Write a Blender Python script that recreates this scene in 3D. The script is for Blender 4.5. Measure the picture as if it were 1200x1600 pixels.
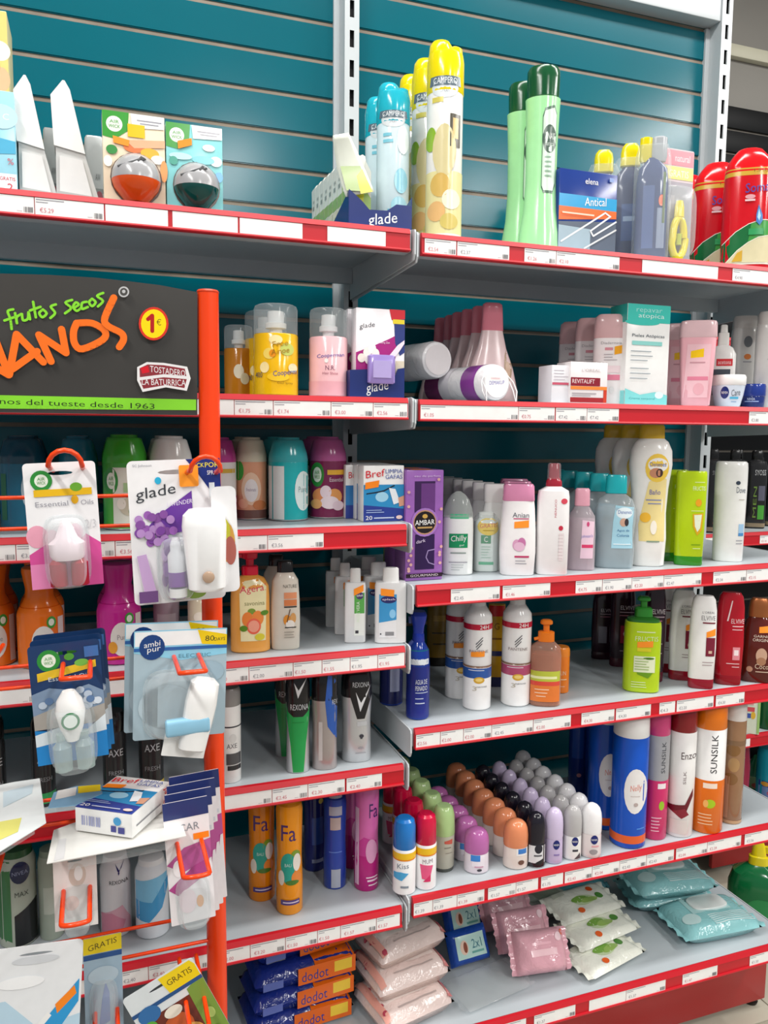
import bpy, bmesh, math, random
from mathutils import Vector, Matrix
random.seed(7)
R = math.radians
scene = bpy.context.scene
for o in list(bpy.data.objects): bpy.data.objects.remove(o)
COL = scene.collection

# ---------------------------------------------------------------- camera
CAM = Vector((0.0, -1.321, 1.43)); FPX = 1238.9
YAW, PIT, ROL = 0.34784, 0.10382, 0.00907
_f0 = Vector((math.sin(YAW), math.cos(YAW), 0)); _r0 = Vector((math.cos(YAW), -math.sin(YAW), 0)); _u0 = Vector((0, 0, 1))
FWD = _f0*math.cos(PIT) - _u0*math.sin(PIT)
_up = _u0*math.cos(PIT) + _f0*math.sin(PIT)
RGT = _r0*math.cos(ROL) + _up*math.sin(ROL)
UPV = _up*math.cos(ROL) - _r0*math.sin(ROL)
cd = bpy.data.cameras.new('camera'); cam = bpy.data.objects.new('camera', cd); COL.objects.link(cam)
cd.sensor_fit = 'HORIZONTAL'; cd.sensor_width = 36; cd.lens = 36*FPX/1200; cd.clip_start = .02
mw = Matrix((( RGT.x, UPV.x, -FWD.x, CAM.x), (RGT.y, UPV.y, -FWD.y, CAM.y), (RGT.z, UPV.z, -FWD.z, CAM.z), (0, 0, 0, 1)))
cam.matrix_world = mw
scene.camera = cam

# ---------------------------------------------------------------- world and lights
w = bpy.data.worlds.new('world'); scene.world = w; w.use_nodes = True
w.node_tree.nodes['Background'].inputs[0].default_value = (.93, .96, 1, 1)
w.node_tree.nodes['Background'].inputs[1].default_value = .35
def area(name, loc, size, power, rot=(0, 0, 0), col=(1, .98, .95)):
    l = bpy.data.lights.new(name, 'AREA'); l.shape = 'RECTANGLE'; l.size, l.size_y = size; l.energy = power; l.color = col
    o = bpy.data.objects.new(name, l); COL.objects.link(o); o.location = loc; o.rotation_euler = rot
    return o
area('ceiling_tube_a', (.30, -.45, 3.1), (1.5, .2), 25)
area('ceiling_tube_b', (2.05, -.45, 3.1), (1.5, .2), 29)
area('ceiling_tube_c', (-1.0, -1.5, 3.1), (.2, 1.5), 52)
area('ceiling_tube_d', (3.1, -1.5, 3.1), (.2, 1.5), 60)
area('ceiling_tube_e', (.85, -3.4, 3.1), (.2, 1.2), 58)
area('ceiling_tube_f', (2.6, -3.4, 3.1), (.2, 1.2), 58)
vs = scene.view_settings
vs.view_transform = 'Standard'; vs.look = 'None'; vs.gamma = 1; vs.use_curve_mapping = False; vs.exposure = -0.05

# ---------------------------------------------------------------- materials
def lin(h):
    h = h.lstrip('#'); c = [int(h[i:i+2], 16)/255 for i in (0, 2, 4)]
    return tuple(x/12.92 if x <= .04045 else ((x+.055)/1.055)**2.4 for x in c) + (1,)
_M = {}
def M(hexc, rough=.38, kind='', amt=.05, scale=60):
    """procedural material: noise-varied colour; kind: ''|'metal'|'clear'|'tint'|'emit'|'film'"""
    k = (hexc, rough, kind, amt, scale)
    if k in _M: return _M[k]
    m = bpy.data.materials.new('m_%s_%s' % (hexc.lstrip('#'), kind)); m.use_nodes = True
    nt = m.node_tree; b = nt.nodes['Principled BSDF']; c = lin(hexc)
    b.inputs['Roughness'].default_value = rough if kind == 'metal' or rough > .45 else rough*.6
    if kind == 'metal': b.inputs['Metallic'].default_value = .6
    tc = nt.nodes.new('ShaderNodeTexCoord'); nz = nt.nodes.new('ShaderNodeTexNoise'); nz.inputs['Scale'].default_value = scale
    nt.links.new(tc.outputs['Object'], nz.inputs['Vector'])
    mx = nt.nodes.new('ShaderNodeMix'); mx.data_type = 'RGBA'
    mx.inputs[6].default_value = tuple(max(0, x*(1-amt)) for x in c[:3]) + (1,)
    mx.inputs[7].default_value = tuple(min(1, x*(1+amt)) for x in c[:3]) + (1,)
    nt.links.new(nz.outputs['Fac'], mx.inputs[0]); nt.links.new(mx.outputs[2], b.inputs['Base Color'])
    if kind in ('clear', 'tint'):
        out = nt.nodes['Material Output']; tr = nt.nodes.new('ShaderNodeBsdfTransparent'); tr.inputs[0].default_value = (.97, .98, .98, 1) if kind == 'clear' else tuple(.45+.55*x for x in c[:3])+(1,)
        fr = nt.nodes.new('ShaderNodeFresnel'); fr.inputs[0].default_value = 1.5
        ad = nt.nodes.new('ShaderNodeMath'); ad.operation = 'ADD'; ad.use_clamp = True
        ad.inputs[1].default_value = .15 if kind == 'clear' else .27
        ge = nt.nodes.new('ShaderNodeNewGeometry'); iv = nt.nodes.new('ShaderNodeMath'); iv.operation = 'SUBTRACT'; iv.inputs[0].default_value = 1.0
        nt.links.new(ge.outputs['Backfacing'], iv.inputs[1]); mu = nt.nodes.new('ShaderNodeMath'); mu.operation = 'MULTIPLY'
        nt.links.new(fr.outputs[0], mu.inputs[0]); nt.links.new(iv.outputs[0], mu.inputs[1]); nt.links.new(mu.outputs[0], ad.inputs[0])
        ms = nt.nodes.new('ShaderNodeMixShader'); nt.links.new(ad.outputs[0], ms.inputs[0])
        nt.links.new(tr.outputs[0], ms.inputs[1]); nt.links.new(b.outputs[0], ms.inputs[2]); nt.links.new(ms.outputs[0], out.inputs[0])
        b.inputs['Roughness'].default_value = .12
    if kind == 'film':
        bp = nt.nodes.new('ShaderNodeBump'); bp.inputs['Strength'].default_value = .5; bp.inputs['Distance'].default_value = .004
        n2 = nt.nodes.new('ShaderNodeTexNoise'); n2.inputs['Scale'].default_value = 45; n2.inputs['Distortion'].default_value = 1.5
        nt.links.new(tc.outputs['Object'], n2.inputs['Vector']); nt.links.new(n2.outputs['Fac'], bp.inputs['Height']); nt.links.new(bp.outputs[0], b.inputs['Normal'])
    _M[k] = m
    return m
def wallmat(hexc, rough, amt, scale, stretch=(1, 1, 1), bump=.0, spec=.5):
    m = bpy.data.materials.new('surface_'+hexc.lstrip('#')); m.use_nodes = True; nt = m.node_tree; b = nt.nodes['Principled BSDF']; c = lin(hexc)
    b.inputs['Roughness'].default_value = rough; b.inputs['Specular IOR Level'].default_value = spec
    tc = nt.nodes.new('ShaderNodeTexCoord'); mp = nt.nodes.new('ShaderNodeMapping'); mp.inputs['Scale'].default_value = stretch
    nz = nt.nodes.new('ShaderNodeTexNoise'); nz.inputs['Scale'].default_value = scale; nz.inputs['Detail'].default_value = 6
    nt.links.new(tc.outputs['Object'], mp.inputs[0]); nt.links.new(mp.outputs[0], nz.inputs['Vector'])
    rp = nt.nodes.new('ShaderNodeValToRGB')
    rp.color_ramp.elements[0].position = .3; rp.color_ramp.elements[1].position = .7
    rp.color_ramp.elements[0].color = tuple(x*(1-amt) for x in c[:3])+(1,); rp.color_ramp.elements[1].color = tuple(min(1, x*(1+amt)) for x in c[:3])+(1,)
    nt.links.new(nz.outputs['Fac'], rp.inputs[0]); nt.links.new(rp.outputs[0], b.inputs['Base Color'])
    if bump:
        bp = nt.nodes.new('ShaderNodeBump'); bp.inputs['Strength'].default_value = bump; bp.inputs['Distance'].default_value = .002
        nt.links.new(nz.outputs['Fac'], bp.inputs['Height']); nt.links.new(bp.outputs[0], b.inputs['Normal'])
    return m
WHITE = M('#f2f2f0'); INK = M('#3a3a42'); PINK_INK = M('#d8808c'); GREYI = M('#9a9aa2')
TEAL = wallmat('#00616f', .2, .05, 3, (1, 1, 1), spec=.3); GROOVE = wallmat('#857869', .6, .15, 20)
METAL = wallmat('#b4bcc1', .4, .04, 6); UPR = wallmat('#c2c8cb', .35, .03, 6)
RED = wallmat('#c00c1f', .45, .05, 8); KICK = wallmat('#a81318', .35, .06, 4); BLACKW = wallmat('#090b0d', .45, .2, 4, spec=.2)
ORANGE = wallmat('#f2430c', .25, .04, 8); GREYW = wallmat('#8d8a84', .7, .06, 2)

# ---------------------------------------------------------------- scene helpers
def ray(u, v): return RGT*((u-600)/FPX) - UPV*((v-800)/FPX) + FWD
def onZ(u, v, z):
    d = ray(u, v); t = (z-CAM.z)/d.z; return CAM + d*t
def onY(u, v, y):
    d = ray(u, v); t = (y-CAM.y)/d.y; return CAM + d*t
def link(o, parent=None):
    COL.objects.link(o)
    if parent is not None: o.parent = parent
    return o
def tag(o, label, cat, group=None):
    o['label'] = label; o['category'] = cat
    if group: o['group'] = group
    return o
def empty(name, loc, rz=0, label=None, cat=None, group=None, rx=0, ry=0):
    o = bpy.data.objects.new(name, None); o.empty_display_size = .02; link(o); o.location = loc; o.rotation_euler = (R(rx), R(ry), R(rz))
    if label: tag(o, label, cat, group)
    return o
def mesh(name, vf, mats, parent=None, smooth=None, kind=None, midx=None):
    me = bpy.data.meshes.new(name)
    if isinstance(vf, bmesh.types.BMesh):
        vf.to_mesh(me); vf.free()
    else:
        me.from_pydata([tuple(v) for v in vf[0]], [], vf[1])
    for m in (mats if isinstance(mats, (list, tuple)) else [mats]): me.materials.append(m)
    if midx is not None: me.polygons.foreach_set('material_index', midx)
    if smooth is not None:
        me.polygons.foreach_set('use_smooth', [True]*len(me.polygons)); me.set_sharp_from_angle(angle=R(smooth))
    o = bpy.data.objects.new(name, me); link(o, parent)
    if kind: o['kind'] = kind
    return o
def boxvf(x0, x1, y0, y1, z0, z1):
    v = [(x, y, z) for z in (z0, z1) for y in (y0, y1) for x in (x0, x1)]
    return v, [(0, 2, 3, 1), (4, 5, 7, 6), (0, 1, 5, 4), (2, 6, 7, 3), (0, 4, 6, 2), (1, 3, 7, 5)]
def bbox(name, b, mat, parent=None, bev=0, kind=None, seg=2):
    bm = bmesh.new(); v, f = boxvf(*b); vs_ = [bm.verts.new(p) for p in v]
    for q in f: bm.faces.new([vs_[i] for i in q])
    if bev: bmesh.ops.bevel(bm, geom=bm.edges[:], offset=bev, segments=seg, affect='EDGES', profile=.5)
    return mesh(name, bm, mat, parent, 40 if bev else None, kind)
def extr(name, prof, x0, x1, mat, parent=None, axis='x', smooth=None, cap=True):
    """extrude a 2-D polygon (a,b) along an axis"""
    n = len(prof)
    mp = {'x': lambda a, b, t: (t, a, b), 'y': lambda a, b, t: (a, t, b), 'z': lambda a, b, t: (a, b, t)}[axis]
    v = [mp(a, b, x0) for a, b in prof] + [mp(a, b, x1) for a, b in prof]
    f = [(i, (i+1) % n, n+(i+1) % n, n+i) for i in range(n)] + ([tuple(range(n))[::-1], tuple(range(n, 2*n))] if cap else [])
    bm = bmesh.new(); vv = [bm.verts.new(p) for p in v]
    for q in f: bm.faces.new([vv[i] for i in q])
    bm.normal_update(); bmesh.ops.triangulate(bm, faces=[x for x in bm.faces if len(x.verts) > 4]); bmesh.ops.recalc_face_normals(bm, faces=bm.faces[:])
    return mesh(name, bm, mat, parent, smooth)
def tubevf(pts, r, seg=8, vf=None):
    V, F = vf if vf else ([], []); b0 = len(V); n = len(pts); pts = [Vector(p) for p in pts]; prev = None
    for i, p in enumerate(pts):
        t = (pts[min(i+1, n-1)]-pts[max(i-1, 0)]).normalized()
        a = prev if prev is not None else (Vector((0, 0, 1)) if abs(t.z) < .9 else Vector((1, 0, 0)))
        a = (a - t*a.dot(t)).normalized(); prev = a; b = t.cross(a)
        rr = r[i] if isinstance(r, (list, tuple)) else r
        for k in range(seg):
            q = 2*math.pi*k/seg; V.append(p + (a*math.cos(q)+b*math.sin(q))*rr)
    for i in range(n-1):
        for k in range(seg):
            F.append((b0+i*seg+k, b0+i*seg+(k+1) % seg, b0+(i+1)*seg+(k+1) % seg, b0+(i+1)*seg+k))
    F.append(tuple(b0+k for k in range(seg))[::-1]); F.append(tuple(b0+(n-1)*seg+k for k in range(seg)))
    return V, F
def tube(name, pts, r, mat, parent=None, seg=8): return mesh(name, tubevf(pts, r, seg), mat, parent, 50)
def copytree(o, parent=None):
    c = o.copy(); COL.objects.link(c)
    if parent is not None: c.parent = parent
    for ch in list(o.children): copytree(ch, c)
    return c

# ---- lofted bodies: sections (z, rx, ry, p) of superellipses
def sup(rx, ry, p, a):
    s, c = math.sin(a), math.cos(a)
    return rx*math.copysign(abs(s)**(2/p), s), -ry*math.copysign(abs(c)**(2/p), c)
def loftvf(secs, seg=28, off=0, cap=True):
    V, F = [], []
    for (z, rx, ry, p) in secs:
        for k in range(seg):
            x, y = sup(rx+off, ry+off, p, 2*math.pi*k/seg); V.append((x, y, z))
    n = len(secs)
    for i in range(n-1):
        for k in range(seg): F.append((i*seg+k, i*seg+(k+1) % seg, (i+1)*seg+(k+1) % seg, (i+1)*seg+k))
    if cap: F.append(tuple(range(seg))[::-1]); F.append(tuple((n-1)*seg+k for k in range(seg)))
    return V, F
def secat(secs, z):
    if z <= secs[0][0]: return secs[0][1:]
    for a, b in zip(secs, secs[1:]):
        if z <= b[0]:
            t = (z-a[0])/max(1e-9, b[0]-a[0]); return tuple(a[i]+(b[i]-a[i])*t for i in (1, 2, 3))
    return secs[-1][1:]
# ---- flat print (2-D shapes wrapped onto a surface)
_T = {}
def text2d(s):
    if s in _T: return _T[s]
    cu = bpy.data.curves.new('txt', 'FONT'); cu.body = s; cu.resolution_u = 2
    ob = bpy.data.objects.new('txt', cu); me = ob.to_mesh()
    V = [(v.co.x, v.co.y) for v in me.vertices]; F = [tuple(p.vertices) for p in me.polygons]
    ob.to_mesh_clear(); bpy.data.objects.remove(ob); bpy.data.curves.remove(cu)
    x0 = min(v[0] for v in V); x1 = max(v[0] for v in V); y0 = min(v[1] for v in V); y1 = max(v[1] for v in V)
    V = [((x-(x0+x1)/2)/(x1-x0), (y-(y0+y1)/2)/(y1-y0)) for x, y in V]
    _T[s] = (V, F); return _T[s]
def ribbon(pts, w):
    """list of separate (V, F) pieces: one quad per stretch, one disc per joint"""
    out = []
    for (x, y), (x2, y2) in zip(pts, pts[1:]):
        dx, dy = x2-x, y2-y; l = math.hypot(dx, dy) or 1; nx, ny = -dy/l*w/2, dx/l*w/2
        out.append(([(x+nx, y+ny), (x-nx, y-ny), (x2-nx, y2-ny), (x2+nx, y2+ny)], [(0, 1, 2, 3)]))
    for (x, y) in pts:
        out.append(([(x+w/2*math.cos(q*math.pi/5), y+w/2*math.sin(q*math.pi/5)) for q in range(10)], [tuple(range(10))]))
    return out
class Print:
    """collects 2-D shapes; build() maps (x,z) through fn(x,z,off) to 3-D as one mesh"""
    def __init__(s, fn, sx=1, sz=1, xstep=None, zstep=None, base=.0004, inc=.0001):
        s.inc = inc
        s.fn, s.sx, s.sz, s.xs, s.zs, s.base = fn, sx, sz, xstep, zstep, base; s.items = []; s.raw = []
    def add(s, V, F, mat): s.items.append(([(x*s.sx, z*s.sz) for x, z in V], F, mat))
    def rect(s, x0, x1, z0, z1, mat): s.add([(x0, z0), (x1, z0), (x1, z1), (x0, z1)], [(0, 1, 2, 3)], mat)
    def ell(s, cx, cz, a, b, mat, n=20): s.add([(cx+a*math.cos(2*math.pi*k/n), cz+b*math.sin(2*math.pi*k/n)) for k in range(n)], [tuple(range(n))], mat)
    def poly(s, pts, mat): s.add(pts, [tuple(range(len(pts)))], mat)
    def text(s, t, cx, cz, wx, hz, mat, rot=0):
        V, F = text2d(t); c, n = math.cos(R(rot)), math.sin(R(rot))
        if rot == 90: V = [(cx - y*wx, cz + x*hz) for x, y in V]     # wx = letter height, hz = run length
        elif rot == -90: V = [(cx + y*wx, cz - x*hz) for x, y in V]
        else: V = [(cx+x*wx + 0, cz+y*hz + x*wx*math.tan(R(rot))*s.sx/s.sz) for x, y in V]
        s.add(V, F, mat)
    def rib(s, pts, w, mat):
        
        for V, F in ribbon([(x*s.sx, z*s.sz) for x, z in pts], w*s.sx): s.items.append((V, F, mat))
    def go(s, decs):
        for d in decs:
            k = d[0]
            if k == 'r': s.rect(*d[1:])
            elif k == 'e': s.ell(*d[1:])
            elif k == 't': s.text(*d[1:])
            elif k == 'p': s.poly(*d[1:])
            elif k == 'l': s.rib(*d[1:])
        return s
    def build(s, name, parent, smooth=40):
        V, F, mi, mats = [], [], [], []
        for li, (v2, f2, mat) in enumerate(s.items):
            off = s.base + li*s.inc
            if mat not in mats: mats.append(mat)
            m = mats.index(mat)
            bm = bmesh.new(); vv = [bm.verts.new((x, 0, z)) for x, z in v2]
            for q in f2:
                try: bm.faces.new([vv[i] for i in q])
                except ValueError: pass
            bm.normal_update()
            if any(len(f.verts) > 4 for f in bm.faces): bmesh.ops.triangulate(bm, faces=bm.faces[:])
            for step, ax in ((s.xs, 0), (s.zs, 2)):
                if not step: continue
                lo = min(p[0 if ax == 0 else 1] for p in v2); hi = max(p[0 if ax == 0 else 1] for p in v2)
                c = math.ceil(lo/step)*step
                while c < hi:
                    if c > lo:
                        no = (1, 0, 0) if ax == 0 else (0, 0, 1); co = (c, 0, 0) if ax == 0 else (0, 0, c)
                        bmesh.ops.bisect_plane(bm, geom=bm.verts[:]+bm.edges[:]+bm.faces[:], plane_co=co, plane_no=no, dist=1e-7)
                    c += step
            bm.verts.index_update(); b0 = len(V)
            V += [s.fn(p.co.x, p.co.z, off) for p in bm.verts]
            for f in bm.faces: F.append(tuple(b0+p.index for p in f.verts)); mi.append(m)
            bm.free()
        for (rv, rf, mat) in s.raw:
            if mat not in mats: mats.append(mat)
            b0 = len(V); V += rv
            for f in rf: F.append(tuple(b0+i for i in f)); mi.append(mats.index(mat))
        if not V: return None
        return mesh(name, (V, F), mats, parent, smooth, midx=mi)

HMAX = {1.261: .185, 1.486: .247, 1.484: .247, 1.148: .296, 1.037: .184, .878: .230, .814: .183, .534: .240, .547: .291}   # clear height under the shelf above
ORD = ['front', 'second', 'third', 'fourth', 'fifth', 'sixth', 'seventh', 'eighth', 'ninth']
def place(b, z, y=None, dr=1.0):
    """(u0,u1,vtop,vbase) seen in the photo -> base centre, width, height, on the shelf of height z; y = stand-back from the shelf edge"""
    u0, u1, vt, vb = b; uc = (u0+u1)/2
    if y is None: Fp = onZ(uc, vb, z)
    else: Fp = onY(uc, vb, y); Fp.z = z
    c = Fp.copy(); wd = 0
    for _ in range(4):
        dv = Vector((c.x-CAM.x, c.y-CAM.y)); dist = dv.length; dv /= dist
        dep = (Vector((c.x, c.y, z))-CAM).dot(FWD); cosp = min(1, dep/dist)
        wd = (u1-u0)*dep*cosp/FPX
        if y is None: c = Vector((Fp.x+dv.x*wd*dr/2, Fp.y+dv.y*wd*dr/2, z))
        else: c = onY(uc, (vt+vb)/2, y+wd*dr/2); c.z = z
    d = ray(uc, vt); dh = Vector((d.x, d.y)); t = dist/dh.length
    t = (Vector((c.x, c.y))-Vector((CAM.x, CAM.y))).length/dh.length
    return c, wd, (CAM + d*t).z - z
def item(name, label, cat, b, z, body, mat, parts=(), decs=(), y=None, dr=1.0, p=2, rz=0, seg=28, row=None, group=None, lean=0, bodyname='body', h=None, w=None, rs=None, dx=0, face=None, lsec=None):
    """a lofted product. profiles are (t, r[, p]) with t = share of height, r = share of half width"""
    c, W, H = place(b, z, y, dr); c.x += dx
    if h: H = h
    H = min(H, HMAX.get(z, 9))
    if w: W = w
    n = row[0] if row else 1
    rz -= math.degrees(math.atan2(c.x-CAM.x, c.y-CAM.y))*(face if face is not None else (1 if dr > .84 else .8))   # labels turned to the aisle
    lab = label if n == 1 else label + ', front one'
    e = empty(name, (c.x, c.y, z+.0006), rz, lab, cat, group or (None if n == 1 else label + ' row'), ry=lean)
    hw = W/2
    def S(pr, p=p): return [(q[0]*H, q[1]*hw, q[1]*hw*dr, (q[2] if len(q) > 2 else p)) for q in pr]
    bs = S(body)
    mesh(bodyname, loftvf(bs, seg), mat, e, 35)
    for pt in parts:
        pn, pr, pm = pt[:3]; kw = pt[3] if len(pt) > 3 else {}
        q = kw.get('p', p); drp = kw.get('dr', dr)
        ss = [(a[0]*H, a[1]*hw, a[1]*hw*drp, (a[2] if len(a) > 2 else q)) for a in pr]
        o = mesh(pn, loftvf(ss, kw.get('seg', seg)), pm, e, 35)
        o.location = (kw.get('x', 0)*hw, kw.get('y', 0)*hw*dr, 0)
    if decs:
        full = S(lsec) if lsec else bs
        def fn(x, zz, off):
            rx, ry, pp = secat(full, zz)
            rx += off; ry += off; q = min(.999, abs(x)/rx); return (max(-rx, min(rx, x)), -ry*(1-q**pp)**(1/pp), zz)
        H_ = max(H, .01); pr = Print(fn, hw, H, W/9 if p < 5 else W/5, H_/10)
        for i, d in enumerate(decs):
            if d[0] == 'w':
                zs = sorted({d[1]*H, d[2]*H} | {q[0] for q in bs if d[1]*H < q[0] < d[2]*H})
                ss = [(zz,)+tuple(secat(bs, zz)) for zz in zs]
                V, F = loftvf(ss, seg, .0003+i*.00006, False); pr.raw.append((V, F, d[3]))
            else: pr.go([d])
        pr.build('label', e)
    if row:
        step = row[1]; sx = row[2] if len(row) > 2 else 0
        for k in range(1, n):
            o = copytree(e); o.location = (c.x+sx*k+random.uniform(-.002, .002), c.y+step*k, z+.0006)
            o['label'] = label + ', %s from front' % ORD[k] if k < len(ORD) else label
            o.rotation_euler.z = R(rz)+random.uniform(-.1, .1)
    return e
def carton(name, label, cat, b, z, depth, mat, front=(), left=(), top=(), y=None, rz=0, row=None, group=None, bev=.0012, w=None, hole=None, body='carton', h=None):
    """a rectangular box; b gives the front face (u0,u1,vtop,vbase)"""
    u0, u1, vt, vb = b
    if y is None: A = onZ((u0+u1)/2, vb, z); yf = A.y
    else: yf = y
    vm = (vt+vb)/2
    X0, X1 = onY(u0, vm, yf).x, onY(u1, vm, yf).x; W = w or (X1-X0); H = h or onY((u0+u1)/2, vt, yf).z - z
    c = Vector(((X0+X1)/2, yf+depth/2, z)); n = row[0] if row else 1
    lab = label if n == 1 else label + ', front one'
    e = empty(name, (c.x, c.y, z+.0006), rz, lab, cat, group or (None if n == 1 else label+' row'))
    bbox(body, (-W/2, W/2, -depth/2, depth/2, 0, H), mat, e, bev)
    if front: Print(lambda x, q, o: (x, -depth/2-o, q), W/2, H).go(front).build('front_print', e)
    if left: Print(lambda x, q, o: (-W/2-o, -x, q), depth/2, H).go(left).build('side_print', e)
    if top: Print(lambda x, q, o: (x, q, H+o), W/2, depth/2).go(top).build('top_print', e)
    if row:
        for k in range(1, n):
            o = copytree(e); o.location = (c.x+(row[2] if len(row) > 2 else 0)*k, c.y+row[1]*k, z+.0006); o['label'] = label + ', %s from front' % ORD[k]
    return e
# ---------------------------------------------------------------- the setting
def tiles():
    fl = bbox('floor', (-4, 6, -5, 3, -.05, -.004), wallmat('#8f8a7f', .6, .1, 10), None, kind='structure')
    tm = wallmat('#bdb7a6', .32, .07, 9, bump=.1); me = None
    for i in range(4):
        for j in range(4):
            x, y = .75+i*.4, -.75+j*.4
            if me is None: o = bbox('tile', (-.1985, .1985, -.1985, .1985, -.01, 0), tm, fl, .0015); me = o.data
            else: o = bpy.data.objects.new('tile', me); link(o, fl)
            o.location = (x+.2, y+.2, 0)
    return fl
tiles()
wb = bbox('wall_back', (-4, 6, .96, 1.0, 0, 3.3), GREYW, None, kind='structure')
tr = bbox('trim_1', (1.2, 6, .935, .9605, 2.695, 2.735), wallmat('#c9c6b0', .5, .05, 6), None, .003, kind='structure')
ce = bbox('ceiling', (-4, 6, -5, 3, 3.3, 3.34), wallmat('#dedede', .8, .03, 2), None, kind='structure')

# ---------------------------------------------------------------- shelving frames
XB = [-.455, .530, 1.513]; YU = .365; YS = .412
GZ0 = 1.43+.862; GP = .0781
def upright(x, parent, ztop=2.62, z0=.05, yu=YU, name='upright', depth=.07, mat=None):
    """slotted post: front face with real slots"""
    V, F = [], []
    def q(x0, x1, za, zb, y):
        b = len(V); V.extend([(x0, y, za), (x1, y, za), (x1, y, zb), (x0, y, zb)]); F.append((b, b+1, b+2, b+3))
    hw, sw, pitch, sh = .016, .005, .0597, .034
    q(x-hw, x-sw, z0, ztop, yu); q(x+sw, x+hw, z0, ztop, yu)
    zc = 1.43+.878 - pitch*40; z = z0
    while zc < ztop-.03:
        if zc-sh/2 > z: q(x-sw, x+sw, z, zc-sh/2, yu); z = zc+sh/2
        for (xa, xb_) in ((x-sw, x-sw), (x+sw, x+sw)):
            b = len(V); V.extend([(xa, yu, zc-sh/2), (xa, yu+.004, zc-sh/2), (xa, yu+.004, zc+sh/2), (xa, yu, zc+sh/2)]); F.append((b, b+1, b+2, b+3))
        zc += pitch
    q(x-sw, x+sw, z, ztop, yu)
    b = len(V)
    for xx, s in ((x-hw, 1), (x+hw, -1)):
        b = len(V); V.extend([(xx, yu, z0), (xx, yu+depth, z0), (xx, yu+depth, ztop), (xx, yu, ztop)]); F.append((b, b+1, b+2, b+3))
    b = len(V); V.extend([(x-hw, yu, ztop), (x+hw, yu, ztop), (x+hw, yu+depth, ztop), (x-hw, yu+depth, ztop)]); F.append((b, b+1, b+2, b+3))
    o = mesh(name, (V, F), mat or UPR, parent)
    bbox('slot_shade_plate', (x-hw+.001, x+hw-.001, yu+.012, yu+.016, z0, ztop-.001), M('#15171a', .7), o)  # added near-black plate: its colour stands for the shade inside the slots
    return o
fr = empty('shelving_frame', (.53, .4, 0), 0, 'white slotted-post shelving frame with teal slatted back boards behind all shelves', 'shelving')
fr.location = (0, 0, 0)
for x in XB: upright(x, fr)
gm = {}
for bi in range(2):
    x0, x1 = XB[bi]+.016, XB[bi+1]-.016
    bbox('groove_backing', (x0, x1, YS+.004, YS+.014, .1, 2.60), GROOVE, fr)
    k = 0
    while True:
        zt = GZ0 + .0781*4 - GP*k - .00425; zb = zt - GP + .0085
        if zb < .28: break
        if zt < 2.62:
            if bi not in gm:
                V, F = boxvf(x0, x1, YS, YS+.0085, -(GP-.0085), 0)
                bm = bmesh.new(); vv = [bm.verts.new(p) for p in V]
                for f in F: bm.faces.new([vv[i] for i in f])
                bmesh.ops.bevel(bm, geom=[e for e in bm.edges if abs(e.verts[0].co.y-YS) < 1e-6 and abs(e.verts[1].co.y-YS) < 1e-6], offset=.002, segments=2, affect='EDGES')
                o = mesh('slat', bm, TEAL, fr, 30); gm[bi] = o.data
            else: o = link(bpy.data.objects.new('slat', gm[bi]), fr)
            o.location = (0, 0, zt)
        k += 1
    # light strip where the boards meet the post
    bbox('edge_strip', (x1-.012, x1, YS-.006, YS+.004, .3, 2.45), UPR, fr)
    bbox('top_beam', (x0, x1, YU+.004, YU+.05, 2.452, 2.53), UPR, fr, .003)
    kb = bbox('kick_panel', (XB[bi]+.003, XB[bi+1]+.02*bi, .085, .10, .026, .205), KICK, fr, .002)
for x in (XB[0]+.05, XB[1], XB[2]+.004):
    V, F = loftvf([(0, .016, .016, 2), (.006, .018, .018, 2), (.012, .009, .009, 2), (.06, .009, .009, 2)], 16)
    o = mesh('levelling_foot', (V, F), M('#2c2622', .4, 'metal'), fr, 40); o.location = (x, .115, 0)

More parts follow.
